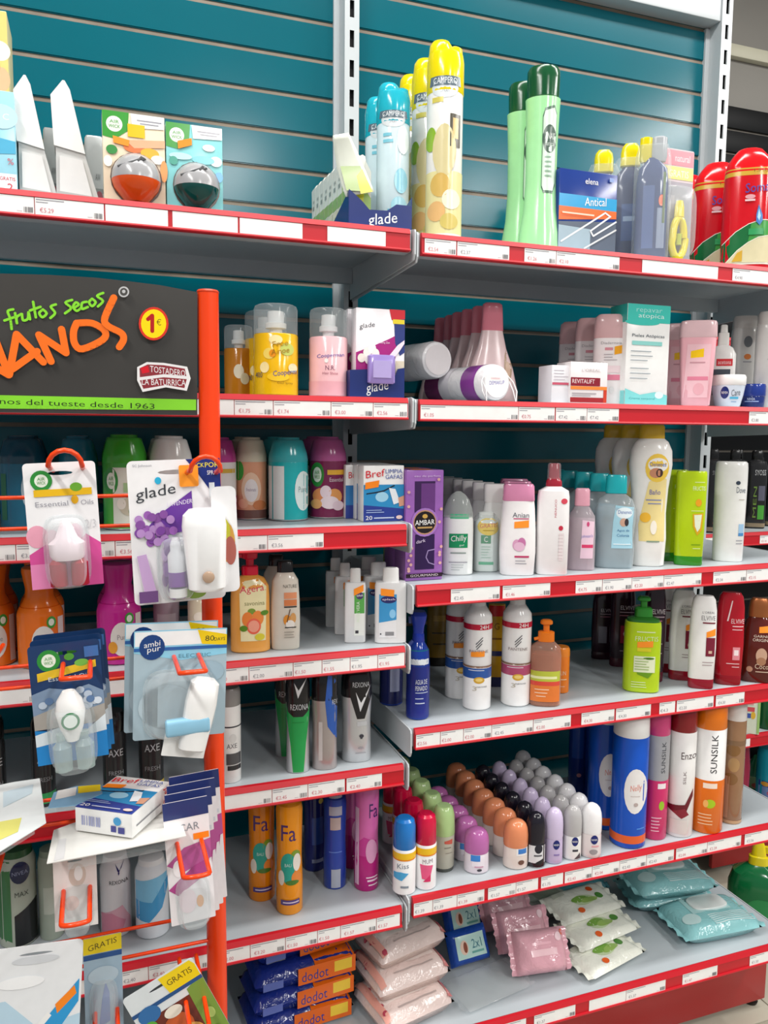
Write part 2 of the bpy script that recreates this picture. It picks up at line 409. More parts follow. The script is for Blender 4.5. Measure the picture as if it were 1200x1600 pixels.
# ---------------------------------------------------------------- shelves with price rails
RAIL = [(0, 0), (-.0065, -.0006), (-.0105, -.0095), (-.0085, -.0100), (-.0085, -.0345), (-.0115, -.0348), (-.0125, -.0372), (-.0115, -.039), (0, -.039)]
def shelf(name, label, x0, x1, z, tickets, yf=0.0, depth=.40, redfrom=None, redto=None, plain=False, seed=0):
    e = empty(name, ((x0+x1)/2, yf, z), 0, label, 'shelf', 'metal shelves with red price rails'); cx = (x0+x1)/2
    a, b = x0-cx+.005, x1-cx-.005
    extr('board', [(0, 0), (depth-.045, 0), (depth-.045, -.035), (depth-.06, -.035), (depth-.06, -.003), (.03, -.003), (.03, -.037), (.003, -.037), (0, -.035)], a, b, METAL, e, cap=False)
    ra, rb = (redfrom-cx if redfrom is not None else a+.006), (redto-cx if redto is not None else b-.006)
    rail = extr('price_rail', [(p-.0008, q) for p, q in RAIL], ra, rb, RED, e)
    for s, xx in ((0, x0-cx+.0008), (1, x1-cx-.0038)):
        extr('bracket', [(-.010, -.001), (-.012, -.006), (-.012, -.043), (-.007, -.052), (0, -.053), (depth-.04, -.066), (depth-.04, .0), (0, .001)], xx, xx+.003, UPR, e)
    rng = random.Random(seed)
    for i, t in enumerate(tickets):
        u0, u1, price = t[:3]; col = t[3] if len(t) > 3 else rng.choice(['p', 'g', 'g'])
        vmid = 1000
        zc = z-.023
        def xat(u):
            # pixel column -> X on the rail at its height
            lo = -1.5; hi = 3.5
            for _ in range(50):
                m = (lo+hi)/2; q = Vector((m, yf-.01, zc))-CAM; uu = 600+FPX*q.dot(RGT)/q.dot(FWD)
                if uu < u: lo = m
                else: hi = m
            return lo
        X0, X1 = max(xat(u0)-cx, ra+.001), min(xat(u1)-cx, rb-.001)
        if X1-X0 < .008: continue
        w_ = X1-X0; yy = -.0098-rng.uniform(0, .0004); h_ = .0246
        tk = bbox('price_ticket', (X0+.0006, X1-.0006, yy-.0004, yy, -.0350, -.0350+h_), WHITE, rail)
        if price is None: continue
        pr = Print(lambda x, q, o: ((X0+X1)/2+x, yy-.0004-o*.5, -.0350+q), 1, 1)
        hw_ = w_/2-.002; L = min(hw_*1.7, .05)
        pr.rect(-hw_, -hw_+L*rng.uniform(.75, 1), h_-.0034, h_-.0020, GREYI)
        pr.rect(-hw_, -hw_+L*.33, h_-.0068, h_-.0056, GREYI)
        pr.text('\u20ac'+price, -hw_+.0105+(.004 if w_ > .06 else 0), .0075, min(.019, w_*.5), .0068, PINK_INK if col == 'p' else GREYI)
        if w_ > .055:
            bx = hw_-.0125
            for k in range(7): pr.rect(bx+k*.0018, bx+k*.0018+rng.choice([.0006, .0012]), .0022, .0100, M('#6e6e72'))
            pr.rect(hw_-.022, hw_-.015, .003, .0036, GREYI)
        pr.build('ticket_print', tk)
    return e
Z1L, Z1R, Z2L, Z2R, Z3L, Z3R, Z4L, Z4R, Z5L, Z6L, Z5R, ZB = 1.775, 1.771, 1.486, 1.484, 1.261, 1.148, 1.037, .878, .814, .534, .547, .248
N = None
XL = -.455; XM = .530; XR = 1.513
shelf('metal_shelf', 'topmost shelf of the left bay, holding air freshener boxes and white wedges', XL, XM, Z1L,
      [(-60, 54, '5.20', 'g'), (54, 163, '5.29', 'p'), (164, 263, N), (269, 372, N), (374, 473, N), (511, 603, N)], seed=1)
shelf('metal_shelf', 'topmost shelf of the right bay, holding tall yellow and green bottles', XM, XR, Z1R,
      [(663, 713, '2.54', 'p'), (714, 796, '2.37'), (819, 869, '1.26'), (869, 968, '2.10'), (1003, 1122, N), (1144, 1240, '4.90')], seed=2)
shelf('metal_shelf', 'second shelf from the top in the left bay, holding yellow and pink sprays', XL, XM, Z2L,
      [(250, 366, N), (366, 427, '1.75', 'p'), (427, 517, '1.74', 'p'), (517, 583, '3.00', 'p'), (583, 641, '2.56', 'p')], seed=3)
shelf('metal_shelf', 'second shelf from the top in the right bay, holding cotton rolls and skin care', XM, XR, Z2R,
      [(656, 810, '1.05'), (810, 867, '0.75'), (868, 917, '7.42'), (917, 967, '7.42'), (1170, 1260, '3.80')], seed=4)
shelf('metal_shelf', 'third shelf of the left bay, holding air freshener refill cans', XL, XM, Z3L,
      [(-60, 25, '3.56'), (25, 110, '3.56'), (112, 180, '3.56', 'g'), (180, 268, '3.56'), (330, 418, '3.56', 'g'), (418, 506, '3.56', 'g')], seed=5)
shelf('metal_shelf', 'third shelf of the right bay, holding white lotions and clear baby colognes', XM, XR, Z3R,
      [(704, 781, '2.45'), (785, 860, '1.46'), (899, 941, '4.75'), (941, 987, '1.90'), (987, 1037, '2.20', 'p'), (1037, 1096, '2.47'), (1114, 1166, '2.34'), (1166, 1240, '2.15')], seed=6)
shelf('metal_shelf', 'fourth shelf of the left bay, holding soap bottles and clear hand gels', XL, XM, Z4L,
      [(-60, 62, '3.50'), (100, 240, '3.50'), (330, 389, '2.00', 'p'), (389, 458, '2.00', 'g'), (458, 503, '1.50', 'p'), (503, 547, '1.55', 'p'), (547, 590, '1.95', 'g'), (590, 634, '1.95', 'p')], seed=7)
shelf('metal_shelf', 'fourth shelf of the right bay, holding hair sprays and shampoos', XM, XR, Z4R,
      [(638, 688, '2.56'), (688, 724, '2.00'), (724, 768, '2.00'), (768, 833, '2.45'), (833, 892, '2.00', 'p'), (908, 960, '4.30', 'p'), (962, 1017, '4.30'), (1030, 1055, '4.3'), (1057, 1115, '2.20'), (1118, 1163, '4.30')], seed=8)
shelf('metal_shelf', 'fifth shelf of the left bay, holding black capped deodorants', XL, XM, Z5L,
      [(170, 300, '2.45'), (300, 425, '2.45', 'p'), (425, 481, '2.45', 'p'), (481, 539, '2.30', 'p'), (541, 597, '2.40', 'p')], seed=9)
shelf('metal_shelf', 'lowest raised shelf of the left bay, holding orange and pink sprays', XL, XM, Z6L,
      [(60, 190, '2.40'), (190, 232, '2.40', 'g'), (232, 330, '2.40', 'p'), (345, 391, '2.00', 'p'), (391, 446, '3.20', 'p'), (446, 496, '1.50', 'p'), (496, 532, '1.50', 'p'), (532, 588, '1.57', 'p'), (588, 625, '1.57', 'p')], seed=10)
shelf('metal_shelf', 'lowest raised shelf of the right bay, holding rows of roll-on deodorants', XM, XR, Z5R,
      [(636, 676, '1.39'), (676, 714, '1.39'), (714, 757, '1.39'), (762, 806, '1.57'), (806, 841, '1.57'), (845, 880, '1.75'), (882, 925, '2.43'), (925, 968, '2.04'), (968, 1010, '2.43'), (1010, 1053, '2.43'), (1056, 1105, '2.04'), (1105, 1158, '2.39', 'p'), (1163, 1260, '2.56')], seed=11)
shelf('metal_shelf', 'base shelf of the left bay near the floor, holding orange and blue wipes', XL, XM, ZB, [(300, 400, N)], seed=12)
shelf('metal_shelf', 'wide base shelf of the right bay near the floor, holding packs of wipes', XM, XR, ZB,
      [(700, 760, '1.20'), (782, 822, '1.10'), (834, 899, '1.37'), (920, 978, N), (978, 1040, '1.37'), (1066, 1121, '1.47', 'p'), (1171, 1260, '1.50')], seed=13)

# ---------------------------------------------------------------- farther gondola beyond the end of the right bay
X3, Y3 = 1.53, .515
f3 = empty('shelving_frame', (0, 0, 0), 0, 'shelving frame with black slatted back boards at the far right', 'shelving')
bbox('groove_backing', (1.5, 3.0, .938, .944, .1, 2.53), wallmat('#6d675e', .5, .15, 20), f3)
me = None; k = 0
while True:
    zt = 2.535 - .0781*k - .004; zb = zt-.0701
    if zb < .1: break
    if me is None:
        o = bbox('slat', (1.5, 3.0, .930, .9385, -.0701, 0), BLACKW, f3, .0015); me = o.data
    else: o = link(bpy.data.objects.new('slat', me), f3)
    o.location = (0, 0, zt); k += 1
bbox('kick_panel', (X3+.3, 3.0, Y3+.08, Y3+.095, .03, .2), KICK, f3, .002)
for nm, zz, tk in (('shelf of the far black-backed gondola holding black shampoo bottles', 1.135, [(1090, 1156, N), (1187, 1260, '3.10')]),
                   ('shelf of the far black-backed gondola holding detergents', .506, [(1150, 1172, N)]),
                   ('base shelf of the far black-backed gondola', .20, []),
                   ('upper shelf of the far black-backed gondola', 1.70, [])):
    shelf('metal_shelf', nm, X3-.03, 2.9, zz, tk, yf=Y3, redfrom=X3+.0, seed=20)
# ---------------------------------------------------------------- orange wire rack with its sign, standing in front of the left bay
YR = -.12
rack = empty('display_rack', (.16, YR, 0), 0, 'orange wire display rack with a dark sign, standing before the left bay', 'display rack')
rack.location = (0, 0, 0)
xp = onY(328, 700, YR).x
tube('post', [(xp, YR, .0), (xp, YR, onY(325, 457, YR).z)], .0155, ORANGE, rack, 20)
V, F = loftvf([(0, .0158, .0158, 2), (.0015, .0162, .0162, 2), (.004, .0145, .0145, 2)], 20)
o = mesh('post_cap', (V, F), wallmat('#d63a0a', .4, .03, 8), rack, 40); o.location = (xp, YR, onY(325, 457, YR).z-.001)
xl = -.62
tube('post', [(xl, YR, 0), (xl, YR, 1.62)], .0155, ORANGE, rack, 20)
for v in (775, 822, 1030, 1062, 1238, 1276, 1459, 1503):
    zz = onY(150, v, YR).z
    tube('wire', [(xl, YR-.004, zz), (xp, YR-.004, zz)], .0028, ORANGE, rack, 8)
def hook(u, v, w=.040, reach=.115, up=.012, tip=.02):
    """double-wire peg hook; (u, v) is where it leaves the rack"""
    q = onY(u, v, YR); x, z = q.x, q.z; h = w/2
    pts = [(x-h, YR, z), (x-h, YR-reach*.6, z+up*.5), (x-h, YR-reach+.012, z+up)]
    for k in range(9):
        a = math.pi*(1-k/8); pts.append((x+h*math.cos(a), YR-reach-.004-.010*math.sin(a), z+up+tip*math.sin(a)))
    pts += [(x+h, YR-reach+.012, z+up), (x+h, YR-reach*.6, z+up*.5), (x+h, YR, z)]
    return tube('hook', pts, .0033, ORANGE, rack, 8)
HK = [hook(107, 735), hook(305, 742), hook(122, 1010, .034, .15, .0, .003), hook(283, 1004, .034, .15, .0, .003), hook(122, 1340, .034, .16, .0, .003), hook(285, 1268, .034, .18, .0, .003), hook(-20, 1010), hook(-20, 1338), hook(165, 1530, .03, .1, .0, .003), hook(293, 1495, .026, .15, .0, .003)]
# sign
YP = YR-.006
def sg(pts): return [(onY(u, v, YP).x, onY(u, v, YP).z) for u, v in pts]
def zm(pts): return sg([(a/3.3333, 400+b/3.3333) for a, b in pts])
top = [(-330, 436), (-200, 430), (-100, 428), (0, 428), (75, 430), (150, 434.5), (200, 440), (249, 446), (308, 457)]
bot = [(308, 649), (0, 644.5), (-330, 641)]
sign = extr('sign_panel', sg(top+bot), YP-.003, YP+.001, wallmat('#3b3936', .32, .1, 5), rack, axis='y')
pr = Print(lambda x, z, o: (x, YP-.003-o, z), 1, 1, base=.0005, inc=.00002)
GRN = M('#86d832', .4); ORP = M('#f4711c', .4)
pr.poly(sg([(-330, 614), (0, 617.5), (306, 624.4), (306, 641), (0, 638.5), (-330, 636)]), GRN)
px = .00098
def smooth(pts, n=4):
    out = []; P = [pts[0]]+list(pts)+[pts[-1]]
    for i in range(1, len(P)-2):
        for k in range(n):
            t = k/n; a, b, c, d = P[i-1], P[i], P[i+1], P[i+2]
            out.append(tuple(.5*((2*b[j]) + (-a[j]+c[j])*t + (2*a[j]-5*b[j]+4*c[j]-d[j])*t*t + (-a[j]+3*b[j]-3*c[j]+d[j])*t**3) for j in (0, 1)))
    return out+[pts[-1]]
for st in ([(70, 280), (42, 290), (55, 330), (62, 382)], [(25, 338), (78, 320)], [(80, 300), (90, 352), (88, 322), (112, 305)], [(116, 305), (122, 337), (146, 330), (150, 296), (158, 332)],
           [(174, 242), (188, 322)], [(158, 287), (212, 268)], [(225, 282), (206, 300), (222, 322), (244, 302), (225, 282)], [(292, 256), (266, 268), (288, 300), (264, 326)],
           [(376, 233), (342, 247), (371, 275), (340, 302)], [(384, 275), (410, 258), (396, 246), (382, 268), (400, 290), (424, 274)], [(452, 243), (428, 250), (428, 280), (458, 270)],
           [(480, 228), (464, 246), (480, 266), (498, 246), (480, 228)], [(537, 198), (506, 214), (536, 240), (510, 268)]):
    pr.items += [(V, F, GRN) for V, F in ribbon(zm(smooth(st)), 11.5/3.33*px)]
for st in ([(-30, 575), (50, 622), (-20, 440)], [(52, 620), (90, 412), (228, 556)], [(70, 590), (196, 500)], [(268, 552), (205, 415), (345, 508), (322, 386)],
           [(400, 355), (480, 355), (545, 395), (535, 440), (430, 488), (390, 460), (384, 400), (400, 355)], [(592, 224), (545, 330), (562, 370), (630, 406), (642, 440), (620, 478)],
           [(-180, 640), (-60, 520), (-150, 480), (-190, 700)]):
    pr.items += [(V, F, ORP) for V, F in ribbon(zm(smooth(st) if len(st) > 5 else st), 32/3.33*px)]
def circ(cx, cy, a, b, n=24): return zm([(cx+a*math.cos(2*math.pi*k/n), cy+b*math.sin(2*math.pi*k/n)) for k in range(n)])
pr.poly(circ(643, 194, 28, 28), M('#b9b9b9')); pr.poly(circ(643, 194, 20, 20), M('#4a4845')); pr.poly(circ(643, 192, 9, 9), M('#b9b9b9'))
pr.poly(circ(797, 358, 77, 86), M('#d6331f')); pr.poly(circ(797, 358, 65, 74), M('#f7d800'))
def ztext(t, cx, cy, wz, hz, mat, rot=0):
    c = zm([(cx, cy)])[0]; pr.text(t, c[0], c[1], wz/3.333*px, hz/3.333*px, mat, rot)
pr.items += [(V, F, M('#b01818')) for V, F in ribbon(zm([(768, 335), (790, 316), (790, 396)]), 18/3.33*px)]; ztext('\u20ac', 824, 350, 22, 30, M('#8a7a10'))
pr.poly(zm([(712, 582), (762, 556), (850, 560), (970, 580), (988, 640), (968, 704), (860, 686), (740, 710), (712, 650)]), M('#e4e2e2'))
pr.poly(zm([(724, 588), (766, 568), (850, 572), (958, 590), (966, 628), (850, 618), (726, 634)]), M('#8a3038'))
pr.poly(zm([(726, 650), (850, 634), (968, 644), (956, 690), (860, 674), (744, 694)]), M('#8a3038'))
pr.poly(zm([(730, 585), (768, 575), (776, 608), (738, 616)]), M('#d01828'))
ztext('TOSTADERO', 870, 603, 165, 30, M('#e8e4e4'), -6); ztext('LA BATURRICA', 850, 660, 205, 30, M('#e8e4e4'))
ztext('artesanos del tueste desde 1963', 320, 768, 840, 26, M('#26331a'), -1)
pr.build('sign_lettering', sign)

# ---------------------------------------------------------------- hanging packs on the hooks
def card2d(hw, H, rc=.12, slot=None, n=5):
    r = rc*hw; out = []
    for (cx, cz, a0) in ((hw-r, r, -90), (hw-r, H-r, 0), (-hw+r, H-r, 90), (-hw+r, r, 180)):
        for k in range(n): a = R(a0+90*k/(n-1)); out.append((cx+r*math.cos(a), cz+r*math.sin(a)))
    return out
def cardmesh(name, hw, H, mat, parent, rc=.12, slot=None, th=.0012, y=0):
    bm = bmesh.new(); loops = [card2d(hw, H, rc)]
    if slot: cx, cz, a, b = slot; loops.append([(cx+a*math.cos(2*math.pi*k/12), cz+b*math.sin(2*math.pi*k/12)) for k in range(12)])
    es = []
    for lp in loops:
        vv = [bm.verts.new((x, y, z)) for x, z in lp]; es += [bm.edges.new((vv[i], vv[(i+1) % len(vv)])) for i in range(len(vv))]
    bmesh.ops.triangle_fill(bm, use_beauty=True, use_dissolve=False, edges=es)
    ex = bmesh.ops.extrude_face_region(bm, geom=bm.faces[:]); bmesh.ops.translate(bm, verts=[g for g in ex['geom'] if isinstance(g, bmesh.types.BMVert)], vec=(0, th, 0))
    bmesh.ops.recalc_face_normals(bm, faces=bm.faces[:])
    return mesh(name, bm, mat, parent)
CLEAR = M('#e8eef0', .1, 'clear')
def blister(name, label, b, yb, mat, decs=(), bub=None, slot=True, lean=0, rz=0, rx=0, rc=.12, group=None, bubmat=None, cat='blister pack', bubp=4):
    u0, u1, vt, vb = b; X0, X1 = onY(u0, (vt+vb)/2, yb).x, onY(u1, (vt+vb)/2, yb).x
    zt, zb = onY((u0+u1)/2, vt, yb).z, onY((u0+u1)/2, vb, yb).z; hw, H = (X1-X0)/2, zt-zb
    e = empty(name, ((X0+X1)/2, yb, zb), rz, label, cat, group, rx=rx, ry=lean)
    cardmesh('card', hw, H, mat, e, rc, (0, H*.915, hw*.36, H*.016) if slot else None)
    if decs: Print(lambda x, z, o: (x, -o, z), hw, H, base=.0003).go(decs).build('card_print', e)
    if bub:
        x0, x1, t0, t1, dep = bub; cx, cz, a, c = (x0+x1)/2*hw, (t0+t1)/2*H, (x1-x0)/2*hw, (t1-t0)/2*H
        V, F = loftvf([(0.0, a+.004, c+.004, bubp), (.0006, a+.004, c+.004, bubp), (.0008, a, c, bubp), (dep*.7, a*.94, c*.95, bubp), (dep*.95, a*.84, c*.88, bubp), (dep, a*.7, c*.78, bubp)], 28)
        o = mesh('bubble', ([(x+cx, -z-.0014, y+cz) for x, y, z in V], F), bubmat or CLEAR, e, 40)
    e['hw'] = 0; del e['hw']
    return e, hw, H
def lpart(e, name, secs, mat, loc, rot=(0, 0, 0), seg=20, p=2):
    ss = [(q[0], q[1], (q[2] if len(q) > 2 else q[1]), (q[3] if len(q) > 3 else p)) for q in secs]
    o = mesh(name, loftvf(ss, seg), mat, e, 35); o.location = loc; o.rotation_euler = tuple(R(a) for a in rot); return o
W_ = M('#f0eff0', .35)
AWG = M('#3d9c3a'); AWL = M('#e9f2e2')
def awlogo(cx, ct, a, b): return [('e', cx, ct, a, b, M('#2f8f3a')), ('e', cx, ct, a*.62, b*.62, AWL), ('t', 'AIR', cx, ct+b*.18, a*.7, b*.3, AWG), ('t', 'WICK', cx, ct-b*.2, a*.8, b*.3, AWG)]
# A  pink essential oils pack
yb = YR-.075
e, hw, H = blister('air_freshener_pack', 'white and pink blister pack of plug-in essential oils, on the upper left hook', (47, 160, 722, 917), yb, W_,
  [('p', [(-1, .0), (1, .0), (1, .34), (.6, .42), (.1, .3), (-.5, .36), (-1, .28)], M('#d9529c')), ('p', [(-1, .0), (-.1, .0), (-.3, .2), (-1, .2)], M('#e88abb')),
   ('e', -.75, .42, .3, .09, M('#e9a3b8')), ('e', -.35, .40, .2, .07, M('#f4d7df')), ('e', .3, .44, .22, .07, M('#efc1d2')), ('e', .05, .38, .2, .07, M('#f7e3ea'))]
  + awlogo(-.52, .86, .30, .082) + [('r', -.75, .85, .735, .79, M('#e8b81a')), ('e', .42, .80, .17, .035, M('#6aa832')), ('e', .36, .70, .1, .035, M('#e0a818')),
   ('t', 'Essential', -.28, .675, .9, .04, GREYI), ('t', 'Oils', .7, .675, .36, .04, GREYI), ('t', '2/3', .75, .50, .3, .07, M('#c9c9cc'))],
  (-.52, .60, .01, .56, .045), lean=-2.5)
lpart(e, 'plug', [(0, .018, .012), (.006, .022, .014), (.022, .023, .015), (.030, .014, .011), (.046, .008, .007), (.052, .004, .004)], M('#f2dfe6', .4), (.003, -.022, H*.24))
for dx in (-.013, .013): lpart(e, 'oil_bottle', [(0, .010), (.001, .011), (.030, .011), (.036, .006), (.045, .006)], M('#a01028', .1), (.003+dx, -.022, H*.035))
# B  glade lavender
e, hw, H = blister('air_freshener_pack', 'purple lavender blister pack with a white spray holder, on the upper hook beside the post', (208, 352, 718, 940), yb, W_,
  [('p', [(.25, 1), (1, 1), (1, .62), (.75, .78), (.5, .9)], M('#1d2f7a')), ('t', 'POR', .82, .955, .3, .035, M('#f2e23a')), ('t', 'PACK', .5, .955, .3, .03, M('#f2e23a')), ('t', 'SPRAY', .84, .90, .26, .03, WHITE), ('r', .74, .86, .73, .83, M('#dfe6ea')),
   ('t', 'glade', -.42, .775, .85, .10, M('#3c3f44'), 8), ('e', -.36, .86, .07, .025, M('#30b0d8')), ('t', 'SC Johnson', -.68, .965, .4, .022, GREYI),
   ('p', [(-.75, .50), (-.4, .62), (.35, .78), (.35, .66), (.2, .5), (-.3, .48)], M('#6c3a9e')), ('t', 'LAVENDER', .08, .70, .55, .03, M('#e9dff2'), 6)]
  + [('e', random.uniform(-.85, -.05), random.uniform(.40, .63), .09, .03, M(random.choice(['#9a5fb0', '#7d459c', '#b58ac6', '#86509c']))) for _ in range(34)]
  + [('e', random.uniform(-.4, .3), random.uniform(.05, .4), .07, .05, M(random.choice(['#8d5aa8', '#cdb4d8', '#6b3a86', '#b392c4']))) for _ in range(22)]
  + [('p', [(-.9, .35), (-.7, .36), (-.5, .05), (-.75, .02)], M('#c7a5d2')), ('r', -.9, -.5, .02, .1, M('#6f4a80')), ('e', .3, .06, .25, .04, M('#8fae4a'))],
  (-.42, .30, .03, .46, .035), lean=-2)
lpart(e, 'refill_can', [(0, .011), (.001, .012), (.042, .012), (.048, .008), (.056, .008), (.066, .005)], M('#d9d9de', .3), (-.005, -.020, H*.14))
lpart(e, 'refill_foot', [(0, .012), (.012, .012)], WHITE, (-.005, -.020, H*.06)); lpart(e, 'refill_band', [(0, .0125), (.02, .0125)], M('#7a3f9c'), (-.005, -.020, H*.135))
o = lpart(e, 'spray_holder', [(0, .018, .013, 2.6), (.004, .025, .016, 2.6), (.09, .030, .02, 2.6), (.105, .028, .019, 2.6), (.113, .02, .014, 2.6)], M('#fbfbfb', .3), (hw*.52, -.036, H*.10))
lpart(e, 'spray_button', [(0, .008), (.002, .008), (.003, .006)], M('#b79a82'), (hw*.52, -.055, H*.21), (90, 0, 0))
cardm = cardmesh('side_flap', .017, H*.74, W_, e, .5, None, .0012, -.03); cardm.location = (hw*.98, 0, H*.07)
Print(lambda x, z, o_: (hw*.98+x, -.03-o_, z), 1, 1).go([('e', .002, H*.42, .011, .028, M('#d8a24a')), ('e', -.002, H*.50, .009, .018, M('#c9c53c')), ('e', .006, H*.36, .008, .02, M('#b5655a'))]).build('flap_print', e)
o = cardmesh('price_sticker', .013, .030, M('#ff9a1f', .5), e, .2, None, .0006, -.004); o.location = (hw*.3, 0, H*.81)
# C  navy air fresheners, three on one hook
for k, (du, dv, nm) in enumerate(((0, 0, 'front'), (4, -9, 'middle'), (9, -17, 'rear'))):
    e, hw, H = blister('air_freshener_pack', 'navy blister pack of plug-in scented oil, %s of three on one hook' % nm, (56+du, 168+du, 1003+dv, 1188+dv), yb-.01+.016*k, M('#1d3a66', .35),
      awlogo(-.45, .865, .32, .09) + [('e', .12, .88, .14, .03, M('#4d9a3a')), ('p', [(-.8, .77), (.85, .83), (.85, .77), (-.8, .70)], M('#e8c02c')), ('e', .45, .82, .2, .03, M('#74b84a')), ('t', 'Essential Oils', .1, .71, 1.2, .035, M('#c9d4e2')),
       ('p', [(-1, .60), (-.5, .64), (.1, .60), (.6, .63), (1, .56), (1, .34), (-1, .36)], M('#7f95b0')), ('p', [(-1, .42), (-.4, .47), (.2, .40), (1, .45), (1, .30), (-1, .30)], M('#a9a39c')),
       ('p', [(-1, .0), (1, .0), (1, .24), (.5, .3), (-.4, .27), (-1, .30)], M('#1f86cf')), ('p', [(-1, .26), (-.3, .3), (.4, .24), (1, .36), (1, .22), (-1, .16)], M('#dfe8ee')), ('r', .55, .95, .86, .95, M('#3f6fae'))]
      + [('e', random.uniform(-.9, .9), random.uniform(.42, .6), .12, .03, M(random.choice(['#d4dde8', '#b9c6d6', '#5f7da6']))) for _ in range(14)],
      (-.58, .62, -.06, .50, .04) if k == 0 else None, lean=-3, group='navy scented oil packs on one hook')
    if k == 0:
        lpart(e, 'plug', [(0, .008, .008), (.018, .015, .011), (.040, .019, .013), (.056, .016, .012), (.068, .008, .007)], WHITE, (.002, -.02, H*.22))
        lpart(e, 'plug_emblem', [(0, .0115), (.001, .0115)], M('#1f7a44'), (.002, -.036, H*.41), (90, 0, 0)); lpart(e, 'plug_emblem', [(0, .0085), (.0016, .0085)], M('#e6efe8'), (.002, -.036, H*.41), (90, 0, 0))
        for dx in (-.014, .014): lpart(e, 'oil_bottle', [(0, .011), (.032, .012), (.040, .006), (.05, .006)], M('#cfe0dc', .1, 'tint'), (.002+dx, -.02, H*-.02))
# D  pale blue fan fresheners, two on one hook
for k, (du, dv, nm) in enumerate(((0, 0, 'front'), (-14, -12, 'rear'))):
    e, hw, H = blister('air_freshener_pack', 'pale blue and white blister pack of electric air freshener, %s of two beside the post' % nm, (205+du, 350+du, 984+dv, 1152+dv), yb+.002+.02*k, M('#a9bfca', .35),
      [('p', [(-1, 1), (1, 1), (1, .76), (0, .72), (-1, .80)], M('#8fd0ea')), ('p', [(-.98, .99), (.98, .99), (.98, .87), (.2, .86), (-.98, .86)], M('#f1f4f4')), ('p', [(.35, .995), (1, .94), (1, .84), (.45, .86)], M('#f2cf12')), ('t', '80', .62, .91, .2, .05, M('#4a4a20')), ('t', 'DAYS', .84, .9, .24, .03, M('#4a4a20')),
       ('r', -1, 1, .815, .845, M('#2b63a8')), ('e', -.62, .85, .27, .115, M('#19407e')), ('t', 'ambi', -.62, .88, .34, .05, WHITE, 8), ('t', 'pur', -.58, .82, .28, .05, WHITE, 8), ('t', 'ELECTRIC', .3, .76, .7, .035, M('#5f95a8')),
       ('t', 'days', -.6, .57, .25, .03, M('#7397ae')), ('e', -.3, .3, .6, .2, M('#b9cbd4')), ('e', .6, .6, .35, .1, M('#9db6c4'))], (-.75, .72, .02, .62, .03) if k == 0 else None, lean=2, rc=.06, group='pale blue electric air freshener packs')
    if k == 0:
        lpart(e, 'diffuser', [(0, .016, .009, 3), (.003, .019, .012, 3), (.07, .022, .014, 3), (.098, .020, .012, 3), (.104, .013, .008, 3)], WHITE, (hw*.22, -.024, -H*.07), (0, 10, 0))
        lpart(e, 'scent_cartridge', [(0, .010, .006, 4), (.002, .012, .008, 4), (.058, .012, .008, 4), (.060, .010, .006, 4)], M('#8fc3dd'), (-hw*.35, -.03, H*.16), (0, 86, 0))
        o = cardmesh('leaflet', .030, .05, WHITE, e, .05, None, .001, -.012); o.location = (hw*.05, 0, -H*.16); o.rotation_euler = (0, R(10), 0)
# lying packs and the glasses-wipes box on top

def slab(name, label, poly, z, th, mat, decs=None, cat='blister pack'):
    """pack lying flat across the hooks, outline given on the plane of its top"""
    q = [onZ(u, v, z) for u, v in poly]; c = sum(q, Vector())/len(q)
    e = empty(name, (c.x, c.y, z-th), 0, label, cat)
    extr('card', [(p.x-c.x, p.y-c.y) for p in q], th-.0012, th, mat, e, axis='z')
    cs = [((p.x-c.x)*.72, (p.y-c.y)*.72) for p in q]
    extr('bubble', cs, 0, th-.0013, CLEAR, e, axis='z')
    if decs:
        pr = Print(lambda x, y, o: (x, y, th+o), 1, 1)
        for pts, m in decs: pr.poly([((onZ(u, v, z)-c).x, (onZ(u, v, z)-c).y) for u, v in pts], m)
        pr.build('card_print', e)
    return e
slab('air_freshener_pack', 'white card pack lying flat under the glasses-wipes box', [(73, 1349), (185, 1328), (291, 1306), (277, 1262), (180, 1262), (84, 1297)], .868, .022, M('#dddcd7', .4),
     [([(84, 1346), (100, 1342), (104, 1310), (92, 1312)], M('#cfcfcf'))])
slab('air_freshener_pack', 'frosted white pack with yellow print lying at the left frame edge', [(-60, 1352), (0, 1330), (72, 1285), (62, 1216), (20, 1222), (-60, 1240)], .905, .02, M('#dfe6e6', .3),
     [([(-20, 1322), (28, 1300), (34, 1278), (-20, 1288)], M('#d9d774')), ([(5, 1262), (50, 1240), (52, 1226), (5, 1238)], M('#c4d6de'))])
slab('air_freshener_pack', 'small yellow and blue pack lying behind the glasses-wipes box', [(75, 1262), (118, 1258), (160, 1240), (158, 1226), (120, 1228), (84, 1238)], .906, .012, M('#7aa3c0', .35),
     [([(122, 1240), (157, 1236), (157, 1226), (122, 1229)], M('#e2c822')), ([(86, 1250), (118, 1243), (120, 1230), (90, 1236)], M('#d9d9d6'))])
